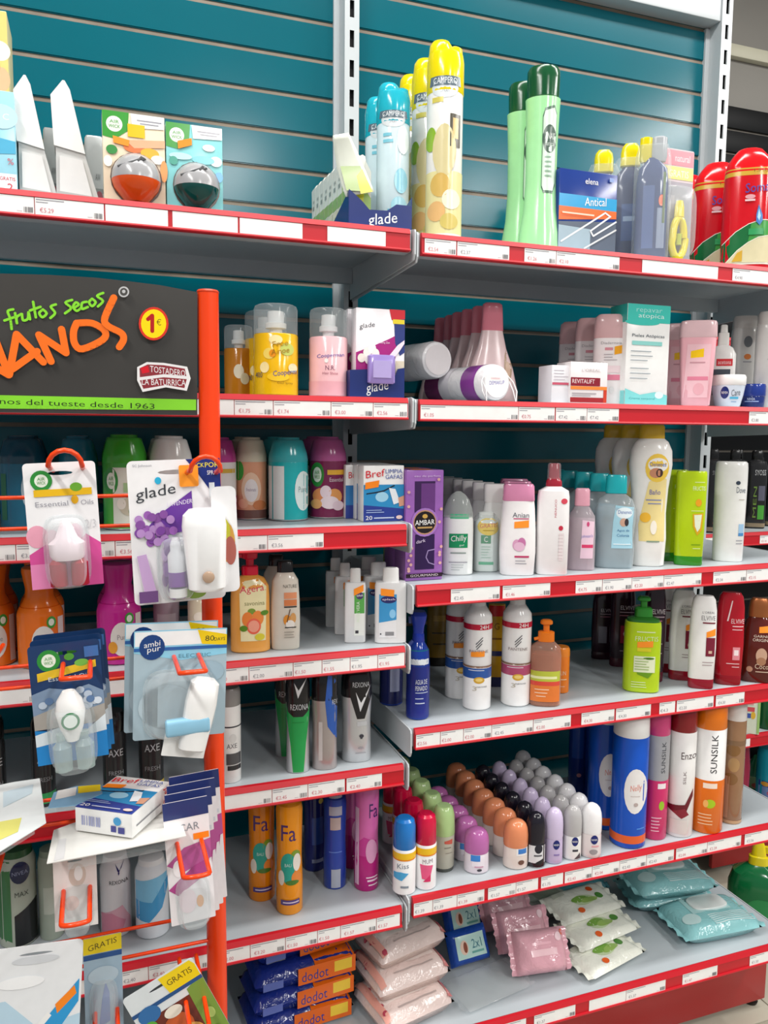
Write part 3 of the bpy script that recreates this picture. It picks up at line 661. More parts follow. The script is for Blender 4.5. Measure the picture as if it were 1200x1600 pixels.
# box of glasses wipes lying on its back
zt = .905; A, B = onZ(117, 1261, zt), onZ(205.5, 1273, zt); ux = (B-A).normalized(); bw, bl, bh = .088, .105, .034
bx = empty('wipes_box', (A.x, A.y, zt-bh), math.degrees(math.atan2(ux.y, ux.x)), 'white and blue box of glasses wipes lying on its back on the hanging packs', 'box')
bbox('carton', (0, bw, 0, bl, 0, bh), WHITE, bx, .001)
def brefface(w, l): return [('p', [(0, 0), (w, 0), (w, l*.66), (0, l*.66)], M('#2b3f92')), ('p', [(0, l*.3), (w, l*.22), (w, l*.66), (0, l*.66)], M('#2f8ec4')), ('e', w*.45, l*.44, w*.16, l*.09, M('#9fd2ea')), ('l', [(w*.08, l*.5), (w*.3, l*.52), (w*.5, l*.55), (w*.75, l*.64)], w*.03, M('#1a2030')),
  ('p', [(w*.62, l*.6), (w*.78, l*.58), (w*.9, l*.34), (w*.74, l*.3)], M('#e8eef2')), ('p', [(w*.85, l*.42), (w, l*.46), (w, l*.28), (w*.88, l*.26)], M('#d9a184')),
  ('p', [(w*.04, l*.70), (w*.38, l*.74), (w*.36, l*.62), (w*.03, l*.58)], M('#ff8a1c')), ('t', 'Bref', w*.28, l*.86, w*.46, l*.13, M('#d81e2c'), 6), ('t', 'LIMPIA', w*.74, l*.90, w*.42, l*.075, M('#3c56a4')), ('t', 'GAFAS', w*.74, l*.80, w*.42, l*.075, M('#3c56a4')),
  ('t', '20', w*.13, l*.07, w*.16, l*.07, WHITE), ('r', w*.25, w*.75, l*.055, l*.075, M('#c9d3ea')), ('e', w*.88, l*.07, w*.08, l*.035, M('#e6c9c4')), ('r', w*.06, w*.5, l*.16, l*.175, M('#9fb2da')), ('r', w*.06, w*.44, l*.20, l*.212, M('#9fb2da'))]
Print(lambda x, y, o: (x, y, bh+o), 1, 1).go(brefface(bw, bl)).build('top_print', bx)
Print(lambda x, z, o: (x, -o, z), 1, 1).go([('r', .010+k*.0038, .010+k*.0038+random.choice([.0016, .0028]), .010, .024, M('#9fa4c8')) for k in range(8)] + [('e', .066, .022, .006, .006, M('#3c9ad0')), ('r', .056, .064, .006, .015, M('#3c3f8a')), ('r', .067, .077, .005, .014, M('#3c3f8a'))]).build('end_print', bx)
Print(lambda x, z, o: (bw+o, x, z), 1, 1).go([('t', 'Bref', bl*.86, .020, .012, .024, M('#d81e2c'), 90), ('r', bl*.1, bl*.72, .012, .0145, M('#8a8a8e'))]).build('side_print', bx)
# lower hanging packs
e, hw, H = blister('air_freshener_pack', 'white and beige blister pack on the hook under the flat white pack', (84, 152, 1335, 1450), YR-.085, M('#f0e6e2', .4),
   [('e', .1, .72, .4, .16, M('#dcc9bd')), ('e', .15, .74, .2, .1, M('#f8f4f2')), ('e', -.2, .35, .35, .1, M('#f4c8bc')), ('p', [(-1, 0), (1, 0), (1, .2), (-1, .12)], M('#f7f2ee'))], (-.6, .7, .02, .55, .03), lean=0)
for k in range(4):
    e, hw, H = blister('air_freshener_pack', 'thin flower-print card pack by the post, %s of four on its hook' % ORD[k], (266+6*k*.6, 336+6*k, 1248-14*k, 1440-10*k), YR-.095+.014*k, M('#f4eef0', .4),
      [('r', -1, 1, .86, 1, M('#27356e')), ('t', 'CAR', .1, .78, .9, .06, M('#8a9098')), ('p', [(-1, .5), (-.2, .62), (1, .66), (1, .5), (-.3, .42)], M('#c05a9c')), ('p', [(-1, .3), (.2, .46), (.9, .5), (.8, .38), (-.6, .24)], M('#b8468e')), ('e', -.2, .18, .4, .1, M('#f6dfe6')), ('e', .35, .16, .16, .05, M('#e8a04a')), ('e', -.5, .46, .25, .07, M('#faf2f4')), ('r', .25, .95, .67, .72, M('#ff8a1c')) if k == 0 else ('r', .25, .9, .67, .7, M('#d9dce2'))],
      (-.6, .7, -.02, .36, .02) if k == 0 else None, lean=-3, rc=.05, group='flower-print card packs on one hook')
e, hw, H = blister('wipes_pack', 'white and sky blue pack with orange sticker at the bottom left corner', (-30, 121, 1478, 1640), YR-.12, M('#eceef0', .35),
   [('p', [(-1, .0), (1, .0), (1, .28), (.1, .2), (-.6, .5), (-1, .5)], M('#bcd9ea')), ('p', [(-.1, .10), (.95, .62), (.95, .40), (.3, .0), (-.3, .0)], M('#2b9ad6')), ('p', [(.45, .40), (.85, .56), (.9, .48), (.5, .31)], M('#ff8a1c')), ('p', [(-.4, .0), (.3, .34), (.38, .3), (-.2, .0)], WHITE), ('e', .0, .86, .5, .04, M('#d5d8dc')), ('e', -.3, .66, .5, .06, M('#f8f9fa'))], None, lean=4, cat='pack')
e, hw, H = blister('air_freshener_pack', 'narrow blue air freshener card with a yellow top at the bottom edge', (132, 192, 1462, 1640), YR-.07, M('#9fb9cb', .35),
   [('r', -1, 1, .86, 1, M('#e2c818')), ('t', 'GRATIS', 0, .93, 1.5, .05, M('#5b4a10'), 10), ('r', -1, 1, .81, .855, M('#244f8a')), ('p', [(-.3, .2), (.3, .25), (.3, .5), (.1, .6), (-.1, .45)], M('#3a6fc0')), ('e', .0, .66, .8, .08, M('#b9cdd9'))], (-.6, .6, .08, .6, .025), rc=.06)
e, hw, H = blister('air_freshener_pack', 'fruit-print air freshener card with yellow corner, tilted beside the foot of the post', (258, 374, 1500, 1655), YR-.10, M('#dfe6e8', .35),
   [('p', [(-.9, .0), (.75, .0), (.75, .68), (-.9, .68)], M('#6e2a1e')), ('p', [(.45, .0), (1, .0), (1, .8), (.5, .74)], M('#7a9a3c')), ('r', -1, 1, .76, .80, M('#1f5088')), ('p', [(.0, .99), (.9, .99), (.98, .93), (.98, .80), (.1, .80)], M('#f2d312')), ('t', 'GRATIS', .5, .90, .7, .06, M('#5b4a10')),
    ('e', -.6, .72, .3, .09, M('#2f6ca8')), ('e', -.72, .60, .18, .06, M('#5aa83a')), ('e', -.1, .45, .4, .14, M('#c85a28')), ('e', .1, .30, .35, .12, M('#e0a050')), ('e', -.4, .25, .25, .1, M('#b8321e')), ('e', -.05, .62, .25, .06, M('#efe6d6')), ('e', .75, .4, .12, .06, M('#b4c86a')), ('e', .7, .2, .1, .05, M('#5a7a28'))], None, lean=-24, rc=.1)
# ---------------------------------------------------------------- products
ST = M('#ff9420', .5)            # orange price stickers
NAV = M('#1d2f78')
CY = [(0, .94), (.012, 1), (.985, 1), (1, .95)]
def cyl(t0, t1, r=1.0, e=.012, top=None): return [(t0, r*.95), (t0+e, r), (t1-e, r), (t1, (top if top else r*.94))]
def dome(t0, t1, r, r0=None):
    r0 = r0 or r; h = t1-t0
    return [(t0, r0), (t0+h*.08, r), (t0+h*.45, r), (t0+h*.68, r*.93), (t0+h*.84, r*.78), (t0+h*.94, r*.52), (t1, r*.16)]
def lines(cx, w, t0, n, dt, mat, th=.008, rng=random.Random(3)): return [('r', cx-w, cx-w+2*w*rng.uniform(.6, 1), t0-i*dt, t0-i*dt+th, mat) for i in range(n)]
# ---- topmost left shelf
carton('air_freshener_box', 'cream and yellow carton with a black window at the upper left edge', 'box', (-70, 15, 12, 300), Z1L, .09, M('#ead9a0', .45),
   [('r', -1, 1, .44, .57, M('#16130f')), ('r', -1, 1, .57, .995, M('#e9cf7d')), ('e', .7, .80, .4, .05, M('#f6efd8')), ('e', .75, .66, .3, .06, M('#e8b88f')), ('e', .5, .72, .2, .05, M('#d08a6a')), ('e', .95, .40, .4, .14, M('#dcdcd8'))], [('r', -1, 1, 0, 1, M('#e4dcc0'))], y=.13)
carton('air_freshener_box', 'light blue carton with red gratis lettering at the left edge', 'box', (-75, 24, 138, 296), Z1L, .07, M('#9fd6e6', .4),
   [('r', -1, 1, .0, .2, M('#e9eef0')), ('p', [(-1, .6), (1, .52), (1, .40), (-1, .35)], M('#5ab4d8')), ('e', .6, .75, .5, .12, M('#c2e6f0')), ('t', 'C', .72, .75, .2, .06, WHITE), ('t', 'GRATIS', .70, .15, .5, .035, M('#cc3a48')), ('t', '2', .78, .07, .18, .07, M('#cc3a48')), ('t', '%', .82, .32, .2, .06, M('#cc5a68'))], y=.03)
def wedge(label, b, yf):
    u0, u1, vt, vb = b; X0, X1 = onY(u0, 240, yf).x, onY(u1, 240, yf).x; H = onY(u0, vt, yf).z-Z1L; W = X1-X0
    e = empty('scent_diffuser', (X0, yf, Z1L+.0006), 0, label, 'air freshener', 'white wedge-shaped diffusers'); D = .055
    low = [(0, 0), (W, 0), (W*.97, .006), (W*.66, H*.42), (W*.02, H*.46)]
    up = [(-W*.02, H*.465), (W*.67, H*.42), (W*.37, H*.93), (W*.26, H), (W*.21, H), (-W*.06, H*.87)]
    extr('upper_cover', up, 0, D, M('#e9e9e7', .3), e, axis='y')
    extr('lower_case', low, .003, D-.003, M('#c6c6c4', .3), e, axis='y')  # grey tone carries the shading of the white lower part
    extr('front_insert', [(W*.08, .012), (W*.80, .012), (W*.60, H*.36), (W*.10, H*.38)], -.002, .004, M('#dedddb', .25), e, axis='y')
    extr('foot', [(W*.02, .0), (W*.94, .0), (W*.86, .012), (W*.03, .016)], -.003, .004, M('#b2b2b0', .3), e, axis='y')
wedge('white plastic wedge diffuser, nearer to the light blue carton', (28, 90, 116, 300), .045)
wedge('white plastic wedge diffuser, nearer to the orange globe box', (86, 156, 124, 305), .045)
for i, (b, lb) in enumerate((((68, 92, 203, 300), 'grey rounded pack behind the gap between the white wedges'), ((132, 164, 216, 305), 'grey rounded pack behind the wedge beside the orange globe box'))):
    item('diffuser_pack', lb, 'pack', b, Z1L, [(0, 1), (.9, 1), (.97, .94), (1, .8)], M('#b9bdbd', .3), y=.125, dr=.8, p=6, decs=[('r', -.2, .8, .3, .36, M('#8f9494')), ('e', .4, .25, .35, .08, M('#a5606a')), ('t', 'AW', .3, .5, .5, .08, M('#7a7f80'))])
def globebox(label, b, yf, bg, liq, sticker, extra):
    e = carton('air_freshener_box', label, 'box', b, Z1L, .05, M(bg, .4),
      [('p', [(-1, .998), (-.15, .998), (-.2, .80), (-.6, .70), (-1, .72)], AWG), ('e', -.62, .86, .26, .085, M('#e8efe2')), ('t', 'AIR', -.62, .885, .3, .035, AWG), ('t', 'WICK', -.62, .835, .36, .035, AWG), ('p', [(-.1, .995), (.98, .995), (.98, .86), (-.05, .84)], M('#eef0ee')),
       ('r', .1, .9, .92, .935, GREYI), ('r', .2, .8, .89, .902, GREYI)] + extra + [('p', sticker, ST), ('e', .05, .28, .84, .29, M('#5b4a42'))], y=yf, rz=0)
    u0, u1, vt, vb = b; W = onY(u1, 250, yf).x-onY(u0, 250, yf).x; H = onY((u0+u1)/2, vt, yf).z-Z1L; r = W*.40; q = []
    for k in range(13):
        a = -math.pi/2+math.pi*k/12; q.append((r*math.sin(a), max(.001, r*math.cos(a))))
    lo = [(-r*.98, r*.45), (-r*.75, r*.66), (-r*.45, r*.90), (-r*.2, r*.985), (-r*.12, r)]
    o = lpart(e, 'liquid_bowl', [(z, rr) for z, rr in lo], M(liq, .12), (W*.02, -.027, H*.285), p=2, seg=28)
    hi = [(-r*.12, r*1.005)] + [(z, rr) for z, rr in q if z > -r*.1]
    o = lpart(e, 'globe_cap', hi, M('#a2a2a4', .35), (W*.02, -.027, H*.285), seg=28)
    for k in range(3): tube('air_slot', [(W*.02-r*.75+k*.012, -.027-r*.62, H*.285+r*(.25+.12*k)), (W*.02-r*.2+k*.010, -.027-r*.86, H*.285+r*(.42+.08*k)), (W*.02+r*.15, -.027-r*.80, H*.285+r*(.58+.04*k))], .0018, M('#5c5e60'), e, 6)
globebox('cream air freshener box with an orange-filled grey globe', (161, 258, 178, 314), .02, '#f0dcc0', '#e2541a', [(-.68, .73), (-.15, .70), (-.18, .63), (-.66, .655)],
   [('r', -.2, .35, .74, .88, M('#f4c21a')), ('e', .0, .63, .35, .06, M('#e07a4a')), ('e', .5, .58, .3, .06, M('#e8b23a')), ('p', [(-.3, .70), (1, .74), (1, .66), (0, .62)], M('#e9b18a')), ('e', .75, .52, .22, .05, M('#e8e2da')), ('e', -.72, .58, .18, .05, M('#3f8f4a')), ('e', .95, .4, .12, .12, M('#e89a5a')), ('e', -.85, .45, .14, .06, M('#f6f2e6'))])
globebox('aqua air freshener box with a dark green-filled grey globe', (260, 348, 196, 329), .02, '#8fd6d8', '#0d4a46', [(-.6, .79), (-.1, .84), (-.1, .76), (-.58, .70)],
   [('e', .5, .75, .22, .04, WHITE), ('t', 'Cotton', .5, .75, .3, .03, M('#7aa8b8')), ('e', -.5, .62, .4, .04, M('#b5e6e6')), ('e', .75, .6, .22, .06, M('#e2f2f2')), ('e', -.75, .56, .15, .05, M('#3f9f8a')), ('e', .3, .6, .4, .05, M('#74c6d0')), ('e', .85, .42, .15, .06, M('#5aa8d8'))])
# tray of scented packs
yf = .035; X0, X1 = onY(545, 340, yf).x, onY(643, 340, yf).x; TW = X1-X0; TD = .26
tr_ = empty('display_tray', ((X0+X1)/2, yf, Z1L+.0006), 0, 'navy cardboard display tray at the right end of the topmost left shelf', 'tray')
NB = M('#22316e', .4); hh = onY(600, 318, yf).z-Z1L
bbox('tray_floor', (-TW/2, TW/2, 0, TD, 0, .001), NB, tr_)
extr('tray_front', [(-TW/2, 0), (TW/2, 0), (TW/2, hh), (TW*.25, hh), (TW*.1, hh*.75), (-TW*.18, hh*.72), (-TW*.3, hh*1.0), (-TW/2, hh*1.35)], -.0008, .0008, NB, tr_, axis='y')
Print(lambda x, z, o: (x, -.0008-o, z), 1, 1).go([('t', 'glade', .004, hh*.4, TW*.46, hh*.5, WHITE, 10)]).build('tray_print', tr_)
for sx in (-1, 1): extr('tray_side', [(0, 0), (TD, 0), (TD, .004), (.17, .006), (0, hh*1.3)], sx*TW/2-.0006, sx*TW/2+.0006, NB, tr_, axis='x')
for k in range(8):
    ln = empty('scented_pack', (X0+.024, yf+.016+.030*k, Z1L+.0022), 0, 'white and green scented sachet pack in the navy tray, %s from the front' % ORD[k], 'air freshener', 'scented packs in the navy tray', rx=-3 if k else 0)
    w2 = .0215; h2 = .128+.001*k
    pts = [(-w2, 0), (w2, 0), (w2, h2*.8), (w2*.6, h2*.9)] + [(w2*.5-w2*1.4*i/6, h2*(1.0+.02*(i % 2))) for i in range(7)] + [(-w2, h2*.97)]
    extr('pack_card', pts, 0, .0285, M('#e4e6de', .4), ln, axis='y')
    Print(lambda x, z, o: (x, -o, z), w2, h2).go([('p', [(-1, .42), (1, .3), (1, .56), (.2, .72), (-1, .66)], M('#9cba6c')), ('p', [(-.6, .1), (.2, .12), (.4, .5), (-.3, .52)], M('#c9c832')), ('e', .5, .25, .3, .1, M('#f2f2e6')), ('p', [(.3, .6), (1, .45), (1, .8), (.5, .95)], M('#c8ccc4'))]).build('pack_print', ln)
    Print(lambda x, z, o: (-w2-o, .0142-x, z), .0142, h2).go([('r', -.98, .98, .40, .56, M('#8fb068')), ('r', -.5, .3, .66, .72, M('#9aa09a')), ('r', -.3, .5, .76, .80, M('#b4b8b2')), ('r', -.7, .3, .02, .12, M('#4a5a34')), ('r', -.98, .98, .12, .38, M('#d9d6c0')), ('e', .2, .24, .4, .06, M('#c8c04a'))]).build('edge_print', ln)
# tilted front pack
ln = empty('scented_pack', (X0+.022, yf+.004, Z1L+.062), -6, 'curling white and green sachet sticking up out of the navy tray', 'air freshener', rx=10, ry=-14)
V = []; F = []; nx, nz = 6, 12
for j in range(nz+1):
    for i in range(nx+1):
        t = j/nz; s = i/nx-.5; V.append((s*.052*(1-.45*t*t) - .012*t, .03*t*t*0+.012*math.sin(t*2.2)+.008*s*s, t*.10))
for j in range(nz):
    for i in range(nx): a = j*(nx+1)+i; F.append((a, a+1, a+nx+2, a+nx+1))
o = mesh('sachet', (V, F), M('#dfe3d6', .4), ln, 60); o.modifiers.new('thickness', 'SOLIDIFY').thickness = .0015
Print(lambda x, z, o_: (x-.012*z/.1, -.0025-o_+.012*math.sin(z*22), z), 1, 1, zstep=.01).go([('p', [(-.022, .01), (.02, .0), (.016, .045), (-.018, .05)], M('#a8be7c')), ('p', [(.0, .0), (.022, .0), (.018, .04), (.004, .03)], M('#d2cc3a'))]).build('sachet_print', ln)
# ---- tall air-freshener sprays
def campero(label, b, z, y, capc, bodyc, pal, row):
    u0, u1, vt, vb = b
    return item('air_freshener_spray', label, 'spray can', b, z, [(0, .93), (.012, 1), (.735, 1), (.74, .99)], M(bodyc, .22), y=y, lsec=[(0, 1), (.735, 1), (.736, 1.035), (.90, 1.035), (1, 1.0)],
     parts=[('cap', [(.73, 1.01), (.735, 1.03), (.89, 1.03), (.925, .97), (.935, .85)], M(capc, .25)), ('cap_lobe', [(.90, .62), (.93, .66), (.975, .62), (.995, .48), (1.0, .3)], M(capc, .25), {'x': -.28}), ('spray_nozzle', [(.90, .40), (.93, .46), (.96, .42), (.968, .3)], M(capc, .25), {'x': .48})],
     decs=[('e', .0, .745, .72, .05, M('#dfe6e8')), ('p', [(-.85, .755), (.85, .755), (.8, .80), (-.8, .80)], M('#5e707c')), ('t', 'CAMPERO', 0, .778, 1.3, .030, M('#e8eef0')), ('t', 'SPRAY', 0, .728, .5, .012, GREYI)] + pal, row=row)
campero('turquoise-capped pale blue air freshener can', (588, 640, 133, 352), Z1L, .06, '#22b4c8', '#d3e8ee', [('r', -.6, -.1, .64, .66, M('#7cc6d8')), ('r', -.6, .0, .60, .62, M('#7cc6d8')), ('e', .6, .62, .35, .09, M('#eef6f8')), ('e', .5, .36, .4, .08, M('#8fcbdc')), ('e', .4, .2, .5, .06, M('#a5d6e2')), ('r', -.3, .1, .08, .18, M('#6ab6cc')), ('w', .0, .06, M('#eef4f6'))], (2, .066))
campero('yellow-capped white air freshener can', (666, 723, 67, 372), Z1R, .025, '#f0dc08', '#efeeea', [('r', -.7, -.1, .675, .70, M('#d6c860')), ('e', -.75, .50, .3, .06, M('#8fb832')), ('r', .3, .85, .46, .62, M('#4f4a3e')), ('e', .0, .44, .65, .13, M('#d8cc9a')), ('r', .45, .75, .50, .60, M('#d8b878')), ('w', .02, .34, M('#e6dca0')), ('e', -.2, .27, .55, .06, M('#d8b460')), ('e', .4, .2, .5, .05, M('#f2ecd0')), ('e', -.4, .14, .5, .05, M('#e6b878')), ('e', .3, .09, .5, .04, M('#d2c06a')), ('w', .0, .03, M('#eceae2'))], (3, .074))
# ---- green colognes
item('cologne_bottle', 'tall pale green cologne bottle with dark green cap', 'bottle', (812, 880, 107, 384), Z1R, [(0, .93), (.01, 1), (.10, .97), (.22, .80), (.38, .72), (.60, .74), (.78, .80), (.825, .82), (.83, .70)], M('#a6e6a8', .28), y=.028, dr=.8, row=(2, .075),
   parts=[('cap', [(.83, .72), (.833, .75), (.93, .77), (.975, .76), (.993, .68), (1, .45)], M('#0d4f2c', .3))],
   decs=[('p', [(-.05, .34), (.05, .31), (.5, .31), (.62, .36), (.62, .74), (.5, .78), (.05, .76), (-.05, .72)], M('#4c6b58')), ('p', [(-.02, .35), (.06, .325), (.5, .325), (.60, .37), (.60, .73), (.5, .765), (.06, .745), (-.02, .71)], M('#cfe8d2')), ('e', .30, .60, .33, .075, M('#4a5f54')), ('t', 'ANAIS', .32, .615, .48, .035, M('#dfe8e0')), ('t', 'natural', .32, .575, .40, .025, M('#c2d0c6'))] + lines(.3, .2, .50, 5, .025, M('#8faf98')))
# ---- limescale box
carton('washing_machine_tablets_box', 'blue and orange box of washing machine limescale tablets', 'box', (873, 963, 268, 394), Z1R, .055, M('#1d3a86', .35),
   [('r', -1, 1, .52, .70, M('#1f9bd0')), ('p', [(-1, .38), (1, .46), (1, .55), (-1, .55)], M('#e86a28')), ('p', [(-1, .0), (1, .0), (1, .42), (-1, .36)], M('#5a6474')), ('p', [(-1, .04), (.1, .04), (.1, .3), (-1, .32)], M('#9fb4c0')), ('t', 'elena', .1, .88, .45, .07, WHITE), ('t', 'Antical', .25, .64, .75, .10, WHITE, 4),
    ('l', [(-.9, .12), (.6, .52), (.78, .48), (.1, .28), (.2, .22), (.98, .42)], .05, M('#e6e8ea')), ('l', [(-.1, .06), (.98, .32)], .05, M('#d6d8da')), ('r', -.9, .2, .46, .48, M('#f6d0b8')), ('r', .7, .85, .9, .95, M('#8aa0d0')), ('r', -.9, .9, .02, .035, M('#c9ced8'))], y=.03)
# ---- toilet gel blisters
TGB = M('#23305f', .25)
def toiletgel(label, b, y, front):
    e = item('toilet_gel_bottle', label, 'bottle', b, Z1R, [(0, .9), (.02, 1), (.62, 1), (.74, .9), (.80, .5), (.83, .42)], TGB, y=y, dr=.55, p=3, group='toilet gel bottles',
       parts=[('cap', [(.81, .5), (.82, .62), (.93, .60), (.97, .54), (1, .36)], M('#e8d60c', .3))] + ([('clear_wrap', [(.0, 1.08), (.02, 1.12), (.7, 1.12), (.82, 1.02), (.88, .8)], CLEAR)]), decs=[('r', -.5, .6, .2, .5, M('#31508a')), ('r', -.4, .5, .36, .40, M('#9fb4d0'))])
toiletgel('dark blue toilet gel bottle with yellow cap, rearmost of three', (916, 966, 236, 396), .16, 0)
toiletgel('dark blue toilet gel bottle with yellow cap, middle of three', (957, 1008, 226, 399), .09, 0)
e = item('toilet_gel_bottle', 'dark blue toilet gel bottle with yellow and grey cap, foremost of three', 'bottle', (992, 1044, 215, 402), Z1R, [(0, .9), (.02, 1), (.62, 1), (.74, .9), (.80, .5), (.83, .42)], M('#3a4a78', .2), y=.035, dr=.55, p=3, group='toilet gel bottles',
   parts=[('cap', [(.80, .30), (.82, .40), (.99, .38), (1, .2)], M('#e8d60c', .3), {'x': -.45}), ('nozzle', [(.80, .42), (.84, .5), (.985, .48), (1, .3)], M('#aeb2b6', .3), {'x': .35}), ('clear_wrap', [(.0, 1.08), (.02, 1.14), (.7, 1.14), (.84, 1.08), (.93, .9)], CLEAR)], decs=[('r', -.6, .1, .1, .6, M('#54689a')), ('e', .55, .48, .18, .045, M('#f2642a')), ('r', .3, .8, .1, .42, M('#8894ae')), ('r', .62, .78, .3, .8, M('#5f7248'))])
yf = .03; bX0, bX1 = onY(1040, 315, yf).x, onY(1092, 315, yf).x; cw = (bX1-bX0)/2; cz = onY(1066, 228, yf).z-Z1R
e = empty('toilet_rim_holder', ((bX0+bX1)/2, yf+.02, Z1R+.0006), 0, 'pink carded pack with a yellow toilet rim holder beside the red bottles', 'blister pack')
cardmesh('card', cw, cz, M('#d9c9cc', .3), e, .08)
Print(lambda x, z, o: (x, -o, z), cw, cz, base=.0003).go([('r', -.98, .98, .86, .99, M('#e88a96')), ('t', 'natural', .3, .925, .9, .06, M('#f6dade')), ('r', -.98, .98, .74, .85, M('#f0dc84')), ('t', 'GRATIS', .1, .79, 1.2, .06, M('#f8f2dc')), ('r', -.98, .98, .01, .72, M('#a9a2aa')), ('r', -.7, -.1, .4, .6, M('#c7bdc4'))]).build('card_print', e)
V, F = loftvf([(0, cw*.88, cz*.33, 4), (.022, cw*.82, cz*.30, 4), (.026, cw*.6, cz*.2, 4)], 24); mesh('bubble', ([(x, -z-.0015, y+cz*.36) for x, y, z in V], F), CLEAR, e, 40)
ring = [(.42*cw*math.cos(a)*(1 if math.sin(a) < 0 else .8), -.012, cz*.22+.19*cz*math.sin(a)*.9) for a in [2*math.pi*k/20 for k in range(21)]]
tube('rim_ring', ring, .0075, M('#ecd820', .25), e, 10); lpart(e, 'rim_neck', [(0, .011, .008), (.02, .010, .008), (.032, .007, .006)], M('#ecd820', .25), (0, -.012, cz*.40)); lpart(e, 'scent_gel', [(0, .006, .006), (.022, .006, .006)], M('#b9c23a', .2), (.001, -.012, cz*.16))
# ---- red dishwasher powder
item('dishwasher_salt_bottle', 'red bottle of dishwasher powder with gold band', 'bottle', (1127, 1208, 234, 416), Z1R, [(0, .9), (.015, .97), (.25, 1), (.70, .98), (.80, .95)], M('#d01020', .25), y=.03, dr=.6, p=2.8, row=(3, .095),
   parts=[('cap', [(.79, .95), (.80, .97), (.88, .88), (.94, .68), (.985, .48), (1, .3)], M('#e8121c', .22))],
   decs=[('w', .76, .82, M('#d2a63a')), ('p', [(-.98, .06), (.98, .06), (.98, .40), (.5, .40), (0, .37), (-.5, .31), (-.98, .22)], M('#156a38')), ('p', [(-.1, .06), (.9, .06), (.9, .39), (.5, .395), (.1, .37)], M('#3f9a44')), ('l', [(-.97, .22), (-.5, .31), (0, .37), (.5, .40), (.95, .40)], .03, M('#e8e6d8')),
    ('p', [(-.85, .06), (.98, .06), (.98, .28), (.4, .26), (0, .22), (-.4, .16)], M('#d8cfa8')), ('l', [(-.85, .06), (-.4, .16), (0, .22), (.4, .26), (.95, .28)], .03, M('#ecead8')), ('p', [(-.6, .07), (-.2, .07), (-.2, .16), (-.4, .14)], M('#d2a63a')), ('r', .0, .6, .28, .33, M('#2f9a5a')), ('w', .045, .062, M('#e4e0d0')),
    ('p', [(.35, .52), (.52, .44), (.54, .39), (.42, .355), (.28, .385), (.27, .44)], M('#2a74bc')), ('p', [(.37, .49), (.45, .43), (.40, .39), (.32, .42)], M('#a8d4ec')), ('t', 'Somat', .35, .66, 1.1, .075, M('#3a4ca4'), 4), ('t', '1,5 kg', .4, .79, .6, .03, M('#7a5a10')), ('e', .0, .585, .2, .018, M('#e0a0a8')), ('r', -.2, .2, .55, .565, M('#e8c8cc'))])
# ================= second shelves
def spraycap(label, b, y, bodyc, decs, z=Z2L, row=None, dx=0):
    return item('hair_spray', label, 'spray bottle', b, z, [(0, .95), (.01, 1), (.66, 1), (.675, .96), (.68, .7)], M(bodyc, .25), y=y, row=row, decs=decs, dx=dx,
       parts=[('pump', [(.68, .30), (.74, .30), (.745, .48), (.80, .48), (.81, .38), (.93, .36), (.94, .2)], M('#e8eaea')), ('clear_cap', [(.675, .98), (.95, .98), (.985, .93), (1, .8)], M('#dfe8ea', .1, 'clear'))])
spraycap('dark orange spray bottle with a clear cap behind the post', (350, 396, 510, 619), .12, '#b8741c', [('e', .0, .35, .35, .1, M('#e8e0c8')), ('e', .4, .25, .3, .08, M('#d8d0b0'))])
spraycap('yellow flower-print spray bottle with a clear cap', (396, 466, 478, 620), .02, '#dfae12', [('e', -.3, .45, .25, .06, M('#f0d468')), ('e', .5, .5, .3, .07, M('#c8d06a')), ('e', .0, .60, .3, .05, M('#f4e6a8')), ('e', -.5, .3, .2, .06, M('#f4e0a0')), ('e', -.15, .45, .15, .04, M('#e8921c')), ('e', .1, .20, .5, .05, M('#f0c42c')), ('e', .75, .3, .2, .05, M('#e8e2b8')), ('t', 'Free', .2, .56, .7, .06, M('#b88a10'), 10), ('t', 'Ainoe', .2, .48, .8, .06, M('#a87a10'), 10), ('t', 'Cooperm', .40, .24, 1.05, .075, M('#3a4a9a'), 8), ('t', 'Cool Spray', .4, .13, .7, .03, M('#8a6a20')), ('t', '400', -.75, .22, .3, .06, M('#2a3a5a'))], row=(2, .085))
spraycap('pink spray bottle with a clear cap beside the purple box', (483, 543, 484, 624), .02, '#e9b8bd', [('t', 'Cooperman', .12, .455, 1.4, .055, M('#3f55a8'), 5), ('t', 'N.R.', .1, .32, .5, .05, M('#7a4a68')), ('t', 'Hair Shine', .1, .26, .8, .03, M('#a86a78')), ('e', -.1, .40, .1, .025, WHITE), ('w', .0, .17, M('#e4a9b2'))])
